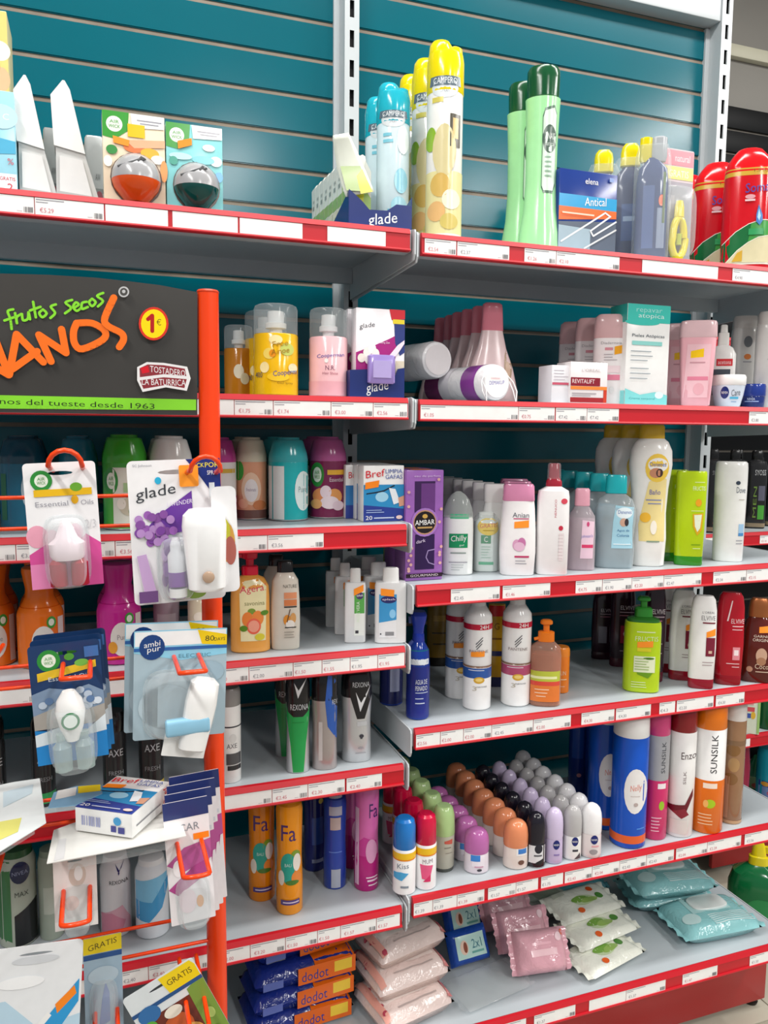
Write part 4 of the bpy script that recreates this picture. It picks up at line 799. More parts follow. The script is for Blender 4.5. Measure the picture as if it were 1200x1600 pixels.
# purple glade boxes in a navy tray
yf = .02
for k, (b, nm, y_) in enumerate((((556, 632, 483, 622), 'front', .022), ((543, 618, 485, 622), 'rear', .062))):
    carton('air_freshener_box', 'white and magenta flower-print refill box in a navy tray, %s one' % nm, 'box', b, Z2L, .028, M('#f1eef2', .35),
     [('p', [(-1, .20), (-1, .50), (-.3, .58), (.3, .66), (.7, .72), (.62, .45), (.3, .2)], M('#a8287c')), ('p', [(.35, 1), (1, 1), (1, .52), (.8, .48), (.6, .62), (.55, .85)], M('#33407f')), ('p', [(.35, 1), (1, 1), (1, .90), (.45, .88)], M('#d0323c')), ('r', .5, .98, .84, .89, M('#e8d23a')), ('t', 'glade', -.55, .80, .62, .07, M('#4a4c50'), 10), ('t', 'Relaxing Zen', .12, .62, .5, .03, M('#f2d8ea')),
      ('e', -.55, .50, .16, .06, M('#f6efe6')), ('e', -.35, .55, .16, .06, M('#fbf7f0')), ('e', -.2, .49, .15, .06, M('#f4ece0')), ('e', -.5, .43, .15, .06, M('#f7f0e8')), ('e', -.78, .44, .16, .05, M('#efe6dc')), ('e', -.35, .44, .06, .03, M('#d8c45a')), ('p', [(.3, .46), (.7, .60), (.98, .66), (.98, .62), (.75, .52), (.5, .44)], M('#f0e2ee')), ('e', .78, .33, .14, .05, M('#c9a47c')), ('r', .62, .98, .2, .42, M('#d8cdb8'))], y=y_)
e = empty('display_tray', ((onY(550, 600, .018).x+onY(628, 600, .018).x)/2, .018, Z2L+.0006), 0, 'navy cardboard tray under the magenta refill boxes', 'tray')
w2 = (onY(628, 600, .018).x-onY(546, 600, .018).x)/2+.002; hh = onY(590, 580, .018).z-Z2L
extr('tray_front', [(-w2, 0), (w2, 0), (w2, hh*1.15), (w2*.75, hh*1.1), (w2*.62, hh*.75), (-w2*.2, hh*.75), (-w2*.32, hh*1.05), (-w2, hh)], -.001, .001, NB, e, axis='y')
extr('tray_side', [(.001, 0), (.10, 0), (.10, hh), (.001, hh)], -w2, -w2+.0012, NB, e, axis='x'); extr('tray_side', [(.001, 0), (.10, 0), (.10, hh), (.001, hh)], w2-.0012, w2, NB, e, axis='x')
Print(lambda x, z, o: (x, -.001-o, z), 1, 1).go([('t', 'glade', .0, hh*.36, w2*.8, hh*.5, WHITE, 10)]).build('tray_print', e)
e['label'] = e['label']
g = empty('scent_refill', ((onY(568, 560, .015).x+onY(618, 560, .015).x)/2, .012, Z2L+.024), 0, 'small lilac plastic scent refill in front of the magenta box', 'air freshener')
lpart(g, 'case', [(0, .022, .005, 5), (.002, .025, .006, 5), (.048, .025, .006, 5), (.05, .022, .005, 5)], M('#9a86c8', .25), (.002, 0, 0)); lpart(g, 'window', [(0, .017, .001, 5), (.03, .017, .001, 5)], M('#b4a6da', .15), (.002, -.0062, .010))
# cotton pad rolls lying on the shelf
def padroll(label, u, v, r, L, ang, z, yend, decs, strings=False):
    q = onY(u, v, yend); e = empty('cotton_pad_roll', (q.x, yend, z+r), ang, label, 'cotton pads', 'cotton pad rolls')
    V, F = loftvf([(0, r*.80, r*.80, 2), (.003, r*.93, r*.93, 2), (.012, r, r, 2), (L*.3, r*.99, r*.99, 2), (L*.7, r, r, 2), (L-.012, r, r, 2), (L, r*.9, r*.9, 2)], 32)
    rot = lambda V: [(x, z_, y) for x, y, z_ in V]
    mesh('pack', (rot(V), F), M('#eceaec', .3, 'film', .03), e, 40)
    for (a, b, m) in decs:
        V, F = loftvf([(L*a, r+.0005, r+.0005, 2), (L*b, r+.0005, r+.0005, 2)], 32, 0, False); mesh('wrap_band', (rot(V), F), m, e, 40)
    Print(lambda x, z_, o: (x, -.0006-o, z_), r, r).go([('e', 0, 0, .8, .8, M('#f6f4f2')), ('t', 'DEMAKUP', 0, .0, 1.0, .2, M('#5a62b8'), 4), ('t', 'cotton', -.1, .22, .6, .1, M('#d890a0'))] if strings else [('e', 0, 0, .8, .8, M('#e2dcdd'))]).build('end_print', e)
    if strings:
        for sx in (-1, 1): tube('drawstring', [(sx*r*.7, .004, r*.5), (sx*r*1.06, -.003, r*.05), (sx*r*1.16, -.010, -r*.45), (sx*r*.98, -.016, -r*1.05), (sx*r*.90, -.010, -r*.4), (sx*r*.92, .003, r*.1)], .0012, M('#f0efee'), e, 6)
    return e
padroll('white and purple cotton pad roll lying on the shelf, with drawstrings', 776, 597, .035, .20, 10, Z2R, .02, [(.12, .34, M('#8a3f96')), (.55, .72, M('#e4e0e6')), (.72, .98, M('#7a2560'))], True)
padroll('white and purple cotton pad roll lying on top of the other roll', 684, 557, .037, .18, 10, Z2R+.046, .13, [(.35, .6, M('#e4e0e6')), (.6, .98, M('#5c2060'))])
item('body_lotion_bottle', 'pale pink lotion bottle with coral pink cap, flaring to its base', 'bottle', (722, 814, 474, 625), Z2R, [(0, .92), (.015, .98), (.12, .97), (.35, .78), (.55, .52), (.70, .40), (.73, .38)], M('#efd3d3', .3), y=.115, dr=.40, p=2.6, face=.2, row=(6, .0475),
   parts=[('cap', [(.725, .39), (.73, .40), (.95, .36), (.985, .34), (1, .26)], M('#e08090', .3))], decs=[('e', .52, .38, .16, .16, M('#b89a80')), ('e', .50, .34, .10, .08, M('#d8b8a0'))], dx=.0)
item('micellar_bottle', 'white bottle with pale pink cap and yellow sticker', 'bottle', (936, 986, 493, 630), Z2R, [(0, .92), (.012, .98), (.4, 1), (.72, .98), (.74, .97)], M('#efeaea', .3), y=.05, dr=.5, p=2.8, row=(3, .062, -.002), dx=-.016,
   parts=[('cap', [(.735, .97), (.74, 1), (.90, .96), (.97, .9), (1, .7)], M('#dcb4b6', .3))], decs=[('t', 'Diadermine', .1, .68, 1.3, .03, M('#a8a4a8')), ('r', -.3, .2, .60, .63, M('#d8909c')), ('p', [(.3, .64), (.85, .66), (.85, .57), (.3, .55)], M('#f2a818')), ('r', -.4, .7, .27, .33, M('#dc7f98')), ('r', -.4, .7, .35, .43, M('#e8d4d8')), ('e', .2, .16, .15, .04, M('#dcdcdc'))] + lines(.1, .45, .55, 3, .03, M('#b8b2b6')))
carton('cream_box', 'small white cream box beside the red and white box', 'box', (862, 890, 571, 628), Z2R, .05, M('#e8e6ea', .35), lines(0, .8, .85, 5, .08, M('#c2bcc4'), .02)+[('r', -.95, .95, .48, .54, M('#c85a70'))], y=.03)
carton('cream_box', 'white and red anti-wrinkle cream box with orange band', 'box', (891, 949, 566, 628), Z2R, .05, M('#e9e4e4', .35), [('r', -.98, .98, .02, .14, M('#a02a30')), ('r', .8, .98, .02, .4, M('#c8402c')), ('r', -.98, .6, .42, .62, M('#8a2030')), ('t', 'REVITALIFT', -.3, .53, 1.2, .1, M('#f2dcdc')), ('r', -.98, .98, .33, .41, M('#f0883c')), ('t', "L'OREAL", .1, .80, 1.0, .07, M('#bdb4b4')), ('r', -.9, .4, .22, .25, M('#a8a0a4')), ('r', -.9, .1, .17, .19, M('#a8a0a4'))],
   left=[('r', -.8, .8, .4, .45, M('#c8808a'))], top=[('r', -1, 1, -1, 1, M('#c05048'))], y=.024)
carton('lotion_box', 'tall white and turquoise box of atopic skin lotion', 'box', (978, 1045, 476, 632), Z2R, .055, M('#f0f0ee', .35),
   [('r', -.99, .99, .82, .998, M('#3fc4b6')), ('e', -.3, .82, .8, .03, M('#3fc4b6')), ('t', 'repavar', .0, .93, 1.2, .05, M('#9fe4dc')), ('t', 'atopica', .1, .88, 1.2, .055, M('#d2f2ee')), ('t', 'Pieles At\u00f3picas', .0, .685, 1.5, .04, M('#55606a')), ('r', -.75, .65, .595, .635, M('#8fd2cc')), ('p', [(-.99, .0), (.99, .0), (.99, .10), (.4, .13), (-.3, .10), (-.99, .16)], M('#7fd0d0')), ('e', .6, .10, .2, .035, M('#d8eeee')), ('t', 'Crema corporal', -.2, .06, 1.2, .025, M('#3f9aa0'))] + lines(-.2, .6, .53, 3, .045, M('#9aa4aa')) + lines(-.3, .5, .36, 3, .05, M('#9aa4aa')),
   left=[('r', -1, 1, .82, .998, M('#35b4a8')), ('r', -1, 1, 0, .14, M('#7fd0d0'))] , y=.03)
PKT = M('#eeb2bc', .18)
item('toner_bottle', 'transparent pink square toner bottle with yellow sticker', 'bottle', (1060, 1117, 502, 636), Z2R, [(0, .72), (.015, .80), (.4, .92), (.78, 1), (.81, .98)], PKT, y=.03, dr=.5, p=5, row=(3, .05),
   parts=[('cap', [(.80, 1), (.81, 1.04), (.965, 1.02), (.99, .96), (1, .8)], M('#e6c3c8', .3))], decs=[('p', [(-.75, .10), (.6, .10), (.7, .72), (-.62, .72)], M('#f0c2ca')), ('p', [(-.42, .64), (.3, .67), (.3, .57), (-.42, .56)], M('#f4c60c')), ('r', -.55, .6, .30, .345, M('#e2849c')), ('r', -.45, .4, .50, .515, M('#c8929c')), ('e', .1, .2, .3, .07, M('#eab0ba'))])
item('remover_bottle', 'white bottle with red and black label behind the blue jar', 'bottle', (1108, 1149, 508, 632), Z2R, [(0, .92), (.012, 1), (.64, 1), (.72, .75), (.755, .42), (.76, .38)], M('#f0efec', .35), y=.085, dr=.6, p=4,
   parts=[('cap', [(.755, .40), (.76, .44), (.90, .42), (.905, .30), (.99, .26), (1, .18)], M('#eeede8', .35))], decs=[('r', -.55, .7, .50, .585, M('#d8323a')), ('t', 'acetona', .08, .54, 1.0, .04, M('#f6dcdc')), ('r', -.8, .55, .15, .46, M('#4a505a')), ('r', -.8, .55, .36, .38, M('#aeb2b8')), ('e', -.2, .26, .35, .06, M('#22262e'))])
item('cream_jar', 'white and pale blue cream jar with round navy emblem', 'jar', (1110, 1165, 587, 634), Z2R, [(0, .66), (.05, .74), (.4, .9), (.66, .98), (.68, .95)], M('#dbe6f2', .25), y=.018, dr=1,
   parts=[('lid', [(.67, .98), (.70, 1.02), (.93, 1.02), (1, .96)], M('#f2f1ee', .3))], decs=[('e', -.18, .44, .24, .19, M('#1c2c72')), ('t', 'NIVEA', -.18, .44, .36, .08, WHITE), ('t', 'Care', .45, .44, .5, .2, M('#6a7078'), 8), ('r', .12, .6, .24, .31, M('#58bce0')), ('r', .2, .5, .14, .17, M('#9ab8d8'))])
item('cream_jar', 'low navy blue cream jar beside the white and blue jar', 'jar', (1156, 1196, 601, 634), Z2R, [(0, .88), (.06, .95), (.45, 1), (.48, .98)], M('#1e2e6e', .25), y=.04,
   parts=[('lid', [(.48, 1.0), (.52, 1.04), (.92, 1.04), (1, .98)], M('#22388a', .25))], decs=[('r', -.6, .5, .24, .28, M('#9fb0dc')), ('t', 'NIVEA', -.1, .36, .6, .1, M('#d8def0'))])
item('body_milk_bottle', 'tall grey-white body milk bottle at the right end of the second shelf', 'bottle', (1178, 1226, 488, 636), Z2R, [(0, .92), (.012, 1), (.8, .98), (.86, .94), (.87, .9)], M('#e4e2de', .3), y=.05, dr=.6, row=(2, .075), p=2.4,
   parts=[('cap', [(.865, .9), (.87, .93), (.97, .9), (1, .78)], M('#dedbd6', .3))], decs=[('e', .1, .72, .3, .06, M('#7a7f84')), ('e', .1, .56, .25, .03, M('#e88a4a')), ('r', -.2, .4, .5, .51, GREYI)])
# ================= third shelf left: automatic spray refills
def refill(label, b, capc, lower, decs, y=None, row=(2, .075)):
    return item('freshener_refill', label, 'air freshener', b, Z3L, [(0, .93), (.012, 1), (.70, 1), (.715, .98)], M(lower, .25), y=y, row=row, decs=decs,
      parts=[('cap', [(.705, .99), (.72, 1.01), (.80, .97), (.93, .80), (.955, .77), (.97, .70)], M(capc, .28)), ('cap_tip', [(.955, .60), (1.0, .57), (1.004, .45)], M(capc, .28)), ('can_rim', [(-.0, .97), (.008, 1.02), (.016, 1.0)], M('#b9bcbe', .3, 'metal'))])
refill('dark teal refill can at the left frame edge', (2, 76, 682, 828), '#154a60', '#1a6f8e', [('e', .35, .42, .45, .22, M('#b8d2dc')), ('t', 'Pure', .4, .45, .5, .08, M('#7890a0')), ('r', -.9, -.7, .1, .6, M('#2a7a5a'))])
refill('teal refill can behind the pink hanging pack', (95, 156, 682, 826), '#1d6f86', '#1d8a9c', [('e', .3, .42, .45, .22, M('#c2dade'))])
refill('green refill can with white label, behind the rack wires', (163, 233, 680, 829), '#3fa832', '#48a83c', [('r', -.55, .98, .06, .66, M('#e2e6d8'))]+awlogo(-.62, .52, .3, .14)+[('r', -.1, .7, .40, .5, M('#a8cc96')), ('e', .2, .25, .5, .1, M('#c9c4ae')), ('e', .35, .2, .25, .06, M('#4f8f3a')), ('e', -.2, .28, .2, .06, M('#efece0'))])
refill('white refill can behind the purple lavender pack', (236, 302, 682, 828), '#d2d4d0', '#dcdad8', [('r', -.5, .5, .2, .6, M('#c8b8c4'))])
refill('magenta refill can half hidden by the post', (320, 370, 684, 816), '#a8327c', '#d8d0cc', [('w', .0, .30, M('#b43a7a')), ('r', -.9, .9, .58, .63, M('#c8a03a')), ('e', .6, .25, .4, .1, M('#e8c4d2'))])
refill('peach refill can with cream cap', (368, 418, 684, 813), '#cfc6b0', '#d89a78', [('e', -.75, .60, .3, .12, AWG), ('e', .0, .38, .6, .2, M('#e8c4a8')), ('e', .0, .36, .42, .14, M('#e8e2e2')), ('t', 'Freshmatic', .0, .37, .6, .04, M('#9a8aa0')), ('e', .5, .18, .4, .06, M('#c87a4a')), ('e', -.5, .2, .3, .06, M('#e8b090')), ('w', .02, .12, M('#6a4640'))])
refill('turquoise refill can with white side panel', (420, 481, 684, 815), '#38aab0', '#1fb0b4', [('p', [(-.98, .02), (-.2, .02), (-.2, .66), (-.98, .66)], M('#e6ecea')), ('e', .75, .36, .42, .24, M('#e2f0ee')), ('t', 'Pure', .72, .38, .4, .07, M('#8aa6a8'))])
refill('purple refill can with orange flower print', (483, 541, 683, 811), '#b0568e', '#7c2450', awlogo(-.55, .54, .36, .15)+[('r', -.02, .95, .54, .60, M('#e8b03a')), ('t', 'Essential', .45, .48, .7, .05, M('#e6cfd8')), ('e', -.3, .28, .5, .10, M('#e8925a')), ('e', .35, .27, .4, .10, M('#e8a05a')), ('e', -.1, .33, .3, .08, M('#f0dce4')), ('e', .1, .20, .5, .08, M('#f2e0e6')), ('e', .55, .16, .3, .06, M('#e8d0da')), ('e', -.6, .18, .3, .06, M('#f0b070'))])
def bf(): return [tuple([d[0]]+[([(x*2-1, z) for x, z in d[1]] if d[0] in 'pl' else d[1])] + list(d[2:])) if d[0] in 'pl' else d for d in brefface(1, 1)]
def bref11():
    out = []
    for d in brefface(1.0, 1.0):
        if d[0] == 'p' : out.append(('p', [(x*2-1, z) for x, z in d[1]], d[2]))
        elif d[0] == 'l': out.append(('l', [(x*2-1, z) for x, z in d[1]], d[2]*2, d[3]))
        elif d[0] == 'r': out.append(('r', d[1]*2-1, d[2]*2-1, d[3], d[4], d[5]))
        elif d[0] == 'e': out.append(('e', d[1]*2-1, d[2], d[3]*2, d[4], d[5]))
        elif d[0] == 't': out.append(('t', d[1], d[2]*2-1, d[3], d[4]*2, d[5], d[6]) + ((d[7],) if len(d) > 7 else ()))
    return out
carton('wipes_box', 'standing white and blue box of glasses wipes', 'box', (568, 631, 728, 815), Z3L, .036, WHITE, bref11(), row=(4, .040))
carton('wipes_box', 'standing glasses wipes box half hidden behind its neighbour', 'box', (540, 566, 727, 808), Z3L, .036, WHITE, [('r', -1, 1, 0, .62, M('#2f7ab8')), ('r', -1, 1, 0, .25, M('#2b3f92')), ('t', 'Bref', .1, .82, 1.5, .12, M('#d81e2c'), 6), ('e', .6, .5, .3, .08, M('#9fd2ea')), ('t', '20', .3, .08, .7, .09, WHITE)], y=.105)
# ================= third shelf right
PUR = M('#8a55a8', .35)
e = carton('cologne_gift_box', 'purple cologne box with dark window and round black badge', 'box', (634, 692, 735, 907), Z3R, .055, M('#9a63b4', .35),
   [('r', -.55, .55, .62, .90, M('#3c1f52')), ('r', -.2, .55, .63, .88, M('#6a3a80')), ('r', -.50, .55, .10, .42, M('#2d1548')), ('l', [(.55, .28), (.2, .27), (.1, .21), (.25, .16), (.55, .14)], .05, M('#a08abc')), ('t', 'dark', -.2, .36, .5, .03, M('#d8c8e4'), 10),
    ('e', .0, .53, .72, .13, M('#a274c0')), ('e', .0, .53, .62, .112, M('#b88a6a')), ('e', .0, .53, .57, .10, M('#1c1418')), ('t', 'AMBAR', .0, .53, 1.05, .045, WHITE, 2), ('r', -.4, .4, .475, .49, M('#b8935a')), ('e', 0, .585, .14, .02, M('#c8a050')), ('r', -.98, .98, .03, .065, M('#241420')), ('t', 'GOURMAND', 0, .048, 1.5, .02, M('#d8c8d0')), ('t', 'eau de parfum', .1, .945, 1.4, .022, M('#d8c0e4'))]
   + [('e', random.choice([-.8, .8])+random.uniform(-.1, .1), random.uniform(.08, .92), .08, .014, M('#d8a8a0')) for _ in range(16)], top=[('r', -.6, .5, -.9, .3, M('#f0902a'))], row=(2, .06))
carton('cologne_gift_box', 'lime green box standing behind the purple cologne box', 'box', (612, 636, 800, 893), Z3R, .05, M('#a8b830', .4), [('r', -.8, .8, .3, .6, M('#c8cc50'))], y=.16)
item('intimate_gel_bottle', 'white intimate gel bottle with green label and clear dome cap', 'bottle', (690, 738, 768, 899), Z3R, [(0, .93), (.012, 1), (.55, 1), (.66, .98), (.70, .93)], M('#eff1ee', .3), dr=.6, p=2.6,
   parts=[('dome_cap', [(.69, .95), (.70, .97), (.80, .90), (.90, .70), (.96, .45), (1, .15)], M('#dfe6e2', .15, 'tint'))], decs=[('r', -.55, .65, .68, .735, M('#3fb884')), ('r', -.6, .6, .33, .50, M('#14905a')), ('t', 'Chilly', .02, .435, 1.0, .09, WHITE, 5), ('t', 'gel', .2, .36, .3, .03, M('#cfeadf')), ('r', -.5, .5, .26, .275, M('#8a9a92')), ('r', -.6, .6, .15, .16, GREYI)]+lines(.0, .45, .12, 3, .03, M('#b8c0bc')))
item('intimate_gel_bottle', 'smaller green-labelled gel bottle with a yellow gratis sticker', 'bottle', (739, 777, 800, 894), Z3R, [(0, .93), (.012, 1), (.7, 1), (.84, .92), (.90, .6)], M('#e6efea', .25), dr=.6, p=2.6,
   parts=[('cap', [(.89, .62), (.90, .66), (.985, .64), (1, .5)], M('#e8eeea')), ('shrink_wrap', [(0, 1.0), (.01, 1.06), (.88, 1.06), (.95, .8)], CLEAR)], decs=[('r', -.6, .6, .12, .17, M('#3fb884')), ('r', -.45, .35, .48, .62, M('#14905a')), ('t', 'C', -.05, .55, .3, .09, WHITE), ('e', .15, .76, .9, .145, M('#f6d418')), ('t', 'GRATIS', .15, .78, 1.4, .07, M('#d8321e'), 4), ('r', -.3, .6, .69, .705, M('#b89a20'))]+lines(0, .4, .42, 5, .045, M('#9fc4b2')))
item('shower_gel_bottle', 'plain white gel bottle standing behind the green-labelled bottles', 'bottle', (768, 806, 756, 893), Z3R, [(0, .93), (.012, 1), (.55, 1), (.70, .93), (.80, .82)], M('#e6e7e4', .3), y=.085, dr=.6, p=3, dx=-.022, row=(6, .05),
   parts=[('flip_cap', [(.79, .84), (.80, .88), (.97, .92), (1, .88)], M('#eceae8', .3), {'p': 4})])
item('lotion_bottle', 'white lotion bottle with pink cap and orchid print', 'bottle', (779, 835, 756, 900), Z3R, [(0, .88), (.012, .93), (.25, 1), (.5, .98), (.74, .90), (.815, .86)], M('#f3f0f0', .28), dr=.55, p=3, row=(3, .07, .034),
   parts=[('cap', [(.815, .85), (.82, .87), (.975, .84), (1, .76)], M('#de8fb4', .3), {'p': 4})], decs=[('t', 'Anian', .1, .665, .9, .055, M('#5a5f6a')), ('r', -.3, .55, .62, .63, M('#c03a68')), ('p', [(-.25, .59), (.55, .61), (.55, .53), (-.25, .52)], ST), ('e', -.1, .34, .22, .06, M('#d8a0c0')), ('e', .18, .36, .22, .06, M('#c878a8')), ('e', .05, .32, .3, .05, M('#e2b8d0')), ('r', -.2, .6, .20, .22, M('#c03a68'))]+lines(.2, .35, .16, 2, .03, GREYI))
item('body_spray_bottle', 'white pump spray bottle with dark red nozzle', 'spray bottle', (836, 886, 724, 899), Z3R, [(0, .92), (.01, .97), (.45, 1), (.70, .98), (.755, .92), (.79, .5), (.80, .38)], M('#f1eeee', .28), dr=.55, p=3.2,
   parts=[('collar', [(.79, .46), (.80, .50), (.84, .48), (.87, .34)], M('#a8283a', .25)), ('nozzle', [(.865, .34), (.99, .30), (1, .22)], M('#982436', .25)), ('clear_overcap', [(.86, .42), (.985, .40), (1.0, .34)], M('#e8c8cc', .1, 'clear'))],
   decs=[('t', 'NENUCO', .1, .60, .12, .16, M('#c85a6c'), 90), ('e', .62, .665, .2, .025, M('#d84a5c')), ('e', .45, .425, .14, .022, M('#c83048')), ('r', .35, .65, .13, .38, M('#eadfe0'))]+[('r', .30, .60, .36-.03*i, .365-.03*i, M('#d8c8ca')) for i in range(8)])
CLB = M('#dbe6ea', .08, 'tint')
item('baby_cologne_bottle', 'clear pink-labelled baby cologne bottle with pink cap', 'bottle', (884, 928, 763, 892), Z3R, [(0, .92), (.012, 1), (.45, 1), (.66, .92), (.77, .55), (.79, .42)], M('#efe2e8', .08, 'tint'), dr=.6, p=2.8,
   parts=[('cap', [(.785, .50), (.79, .54), (.98, .52), (1, .42)], M('#ecaabc', .3)), ('liquid', [(.01, .9), (.02, .94), (.62, .9), (.63, .88)], M('#ecdce4', .1, 'tint'))], decs=[('p', [(-.1, .15), (.8, .15), (.85, .6), (.0, .62)], M('#e8c8d8')), ('t', "johnson's", .35, .42, .8, .05, M('#5a6cb8'), 4), ('r', .0, .8, .28, .32, M('#d8406c')), ('e', .4, .57, .1, .03, M('#c84a78'))])
item('baby_cologne_bottle', 'clear blue-labelled baby cologne bottle with turquoise cap', 'bottle', (926, 990, 742, 889), Z3R, [(0, .86), (.012, .93), (.20, .97), (.32, .90), (.5, .98), (.64, .97), (.74, .80), (.79, .50), (.80, .42)], CLB, dr=.5, p=2.6, row=(5, .058),
   parts=[('cap', [(.80, .48), (.805, .52), (.98, .50), (1, .42)], M('#1fb4bc', .3)), ('liquid', [(.01, .82), (.02, .88), (.30, .84), (.5, .92), (.62, .90)], M('#d4e4ea', .1, 'tint'))],
   decs=[('p', [(-.2, .22), (.85, .22), (.8, .45), (.85, .66), (-.05, .68), (-.15, .5)], M('#a4d0e0')), ('e', .38, .60, .4, .06, M('#e2eef2')), ('t', 'Denenes', .4, .61, .65, .04, M('#4a6cb0')), ('e', .35, .50, .18, .045, M('#c8a08a')), ('e', .5, .50, .1, .04, M('#3a3438')), ('t', 'Agua de', .35, .41, .6, .03, M('#3f78a8')), ('t', 'Colonia', .35, .36, .6, .03, M('#3f78a8')), ('r', -.1, .75, .26, .27, M('#e2f0f4'))])
item('baby_bath_bottle', 'tall white baby bath bottle with gold cap and yellow label', 'bottle', (976, 1043, 662, 886), Z3R, [(0, .72), (.01, .80), (.20, .86), (.38, .80), (.55, .86), (.72, 1.0), (.82, .96), (.88, .78), (.905, .58)], M('#f1efea', .28), dr=.52, p=2.4, row=(3, .06),
   parts=[('cap', [(.90, .56), (.905, .60), (.985, .58), (1, .52)], M('#d8b02c', .3))], decs=[('p', [(-.45, .18), (.72, .18), (.70, .40), (.72, .62), (.3, .66), (-.1, .60), (-.3, .45), (-.5, .30)], M('#f0dc98')), ('e', .25, .70, .55, .10, M('#f2cc50')), ('e', .28, .72, .46, .05, M('#f4f2ee')), ('t', 'Denenes', .28, .725, .75, .03, M('#4a68b0')), ('e', .2, .665, .3, .035, M('#c88a6a')), ('e', .36, .665, .16, .03, M('#4a3430')), ('t', 'Ba\u00f1o', .2, .53, .5, .035, M('#6a6ab0')), ('r', -.2, .5, .47, .478, M('#8a90b8')), ('r', -.1, .5, .445, .452, M('#8a90b8')), ('e', -.2, .35, .25, .035, M('#f0b838')), ('e', .2, .28, .15, .05, M('#f6efe0')), ('r', -.1, .5, .175, .185, M('#8aa08a'))])
item('hair_conditioner', 'lime green conditioner bottle standing on its dark green cap', 'bottle', (1050, 1098, 736, 884), Z3R, [(.09, .90), (.10, .93), (.5, .98), (.93, 1.0), (.985, .98), (1, .92)], M('#b4d010', .25), dr=.55, p=3, row=(2, .055),
   parts=[('cap', [(0, .88), (.01, .93), (.10, .92), (.12, .90)], M('#2f8a1f', .3))], decs=[('t', 'FRUCTIS', .45, .82, .8, .045, M('#e6f2c0')), ('r', .15, .8, .88, .89, M('#d8ec90')), ('e', .45, .67, .2, .04, M('#e8a020')), ('p', [(.1, .55), (.8, .56), (.75, .38), (.45, .32), (.15, .42)], M('#d8a818')), ('p', [(.2, .54), (.7, .545), (.62, .40), (.45, .36), (.28, .42)], M('#e4ecd0')), ('r', .0, .8, .58, .586, M('#e6f2b0')), ('r', .1, .7, .22, .228, M('#6a9a10')), ('r', .2, .7, .18, .186, M('#e6f2b0'))])
item('body_milk_bottle', 'slim plain white body lotion bottle with blue mark', 'bottle', (1110, 1161, 721, 878), Z3R, [(0, .88), (.012, .93), (.8, 1.0), (.94, .99), (.985, .96), (1, .86)], M('#f1f1ef', .28), dr=.62, p=2.5,
   decs=[('t', 'Dove', .55, .72, .55, .06, M('#5a6474')), ('e', .35, .79, .14, .02, M('#3a4656')), ('r', .52, .85, .26, .38, M('#9cc0de')), ('r', .52, .85, .26, .29, M('#4a88c0')), ('r', .4, .8, .21, .218, GREYI), ('r', .4, .8, .18, .188, GREYI), ('r', .45, .8, .62, .628, M('#c0b8b0'))])
# ================= fourth shelf left
def neckref(label, b, c, row=(2, .08)):
    item('freshener_spray', label, 'air freshener', b, Z4L, [(0, .93), (.012, 1), (.52, 1), (.56, .95), (.60, .86)], M(c, .25), row=row,
       parts=[('cap', [(.595, .80), (.61, .82), (.70, .62), (.78, .60), (.95, .74), (.985, .72), (1, .6)], M(c, .28))], decs=[('e', .1, .26, .5, .17, M('#e8e6e0')), ('t', 'Pure', .15, .28, .5, .05, GREYI), ('r', .72, .95, .04, .50, M('#e6dcd6')), ('e', .45, .46, .2, .06, AWG), ('e', .45, .46, .12, .036, AWL), ('e', -.3, .18, .2, .06, M('#e8a23a'))])
neckref('orange freshener spray with pinched cap at the left frame edge', (-42, 26, 880, 1044), '#e8701c')
neckref('orange freshener spray with pinched cap, second from the left edge', (30, 102, 884, 1046), '#ea741c')
neckref('magenta freshener spray with pinched cap behind the rack', (154, 222, 878, 1040), '#c0288e')
item('freshener_spray', 'pale mauve spray bottle behind the lavender pack', 'air freshener', (240, 280, 905, 1010), Z4L, [(0, .95), (.012, 1), (.72, 1), (.82, .7), (.86, .5)], M('#c9b4c0', .3), y=.12, parts=[('cap', [(.86, .5), (.985, .48), (1, .4)], M('#d8ccd2'))], decs=[('r', -.7, .7, .1, .5, M('#e2d6dc'))])
item('soap_bottle', 'fruit-print soap bottle half hidden by the post', 'bottle', (294, 330, 915, 1025), Z4L, [(0, .95), (.012, 1), (.75, 1), (.85, .7), (.88, .4)], M('#d9cdb2', .3), y=.06, parts=[('cap', [(.88, .45), (.985, .42), (1, .3)], M('#a03048'))], decs=[('e', -.1, .35, .4, .12, M('#e08a3a')), ('e', .3, .28, .3, .1, M('#6a9a3a')), ('e', .0, .55, .5, .08, M('#f0e8d8'))])
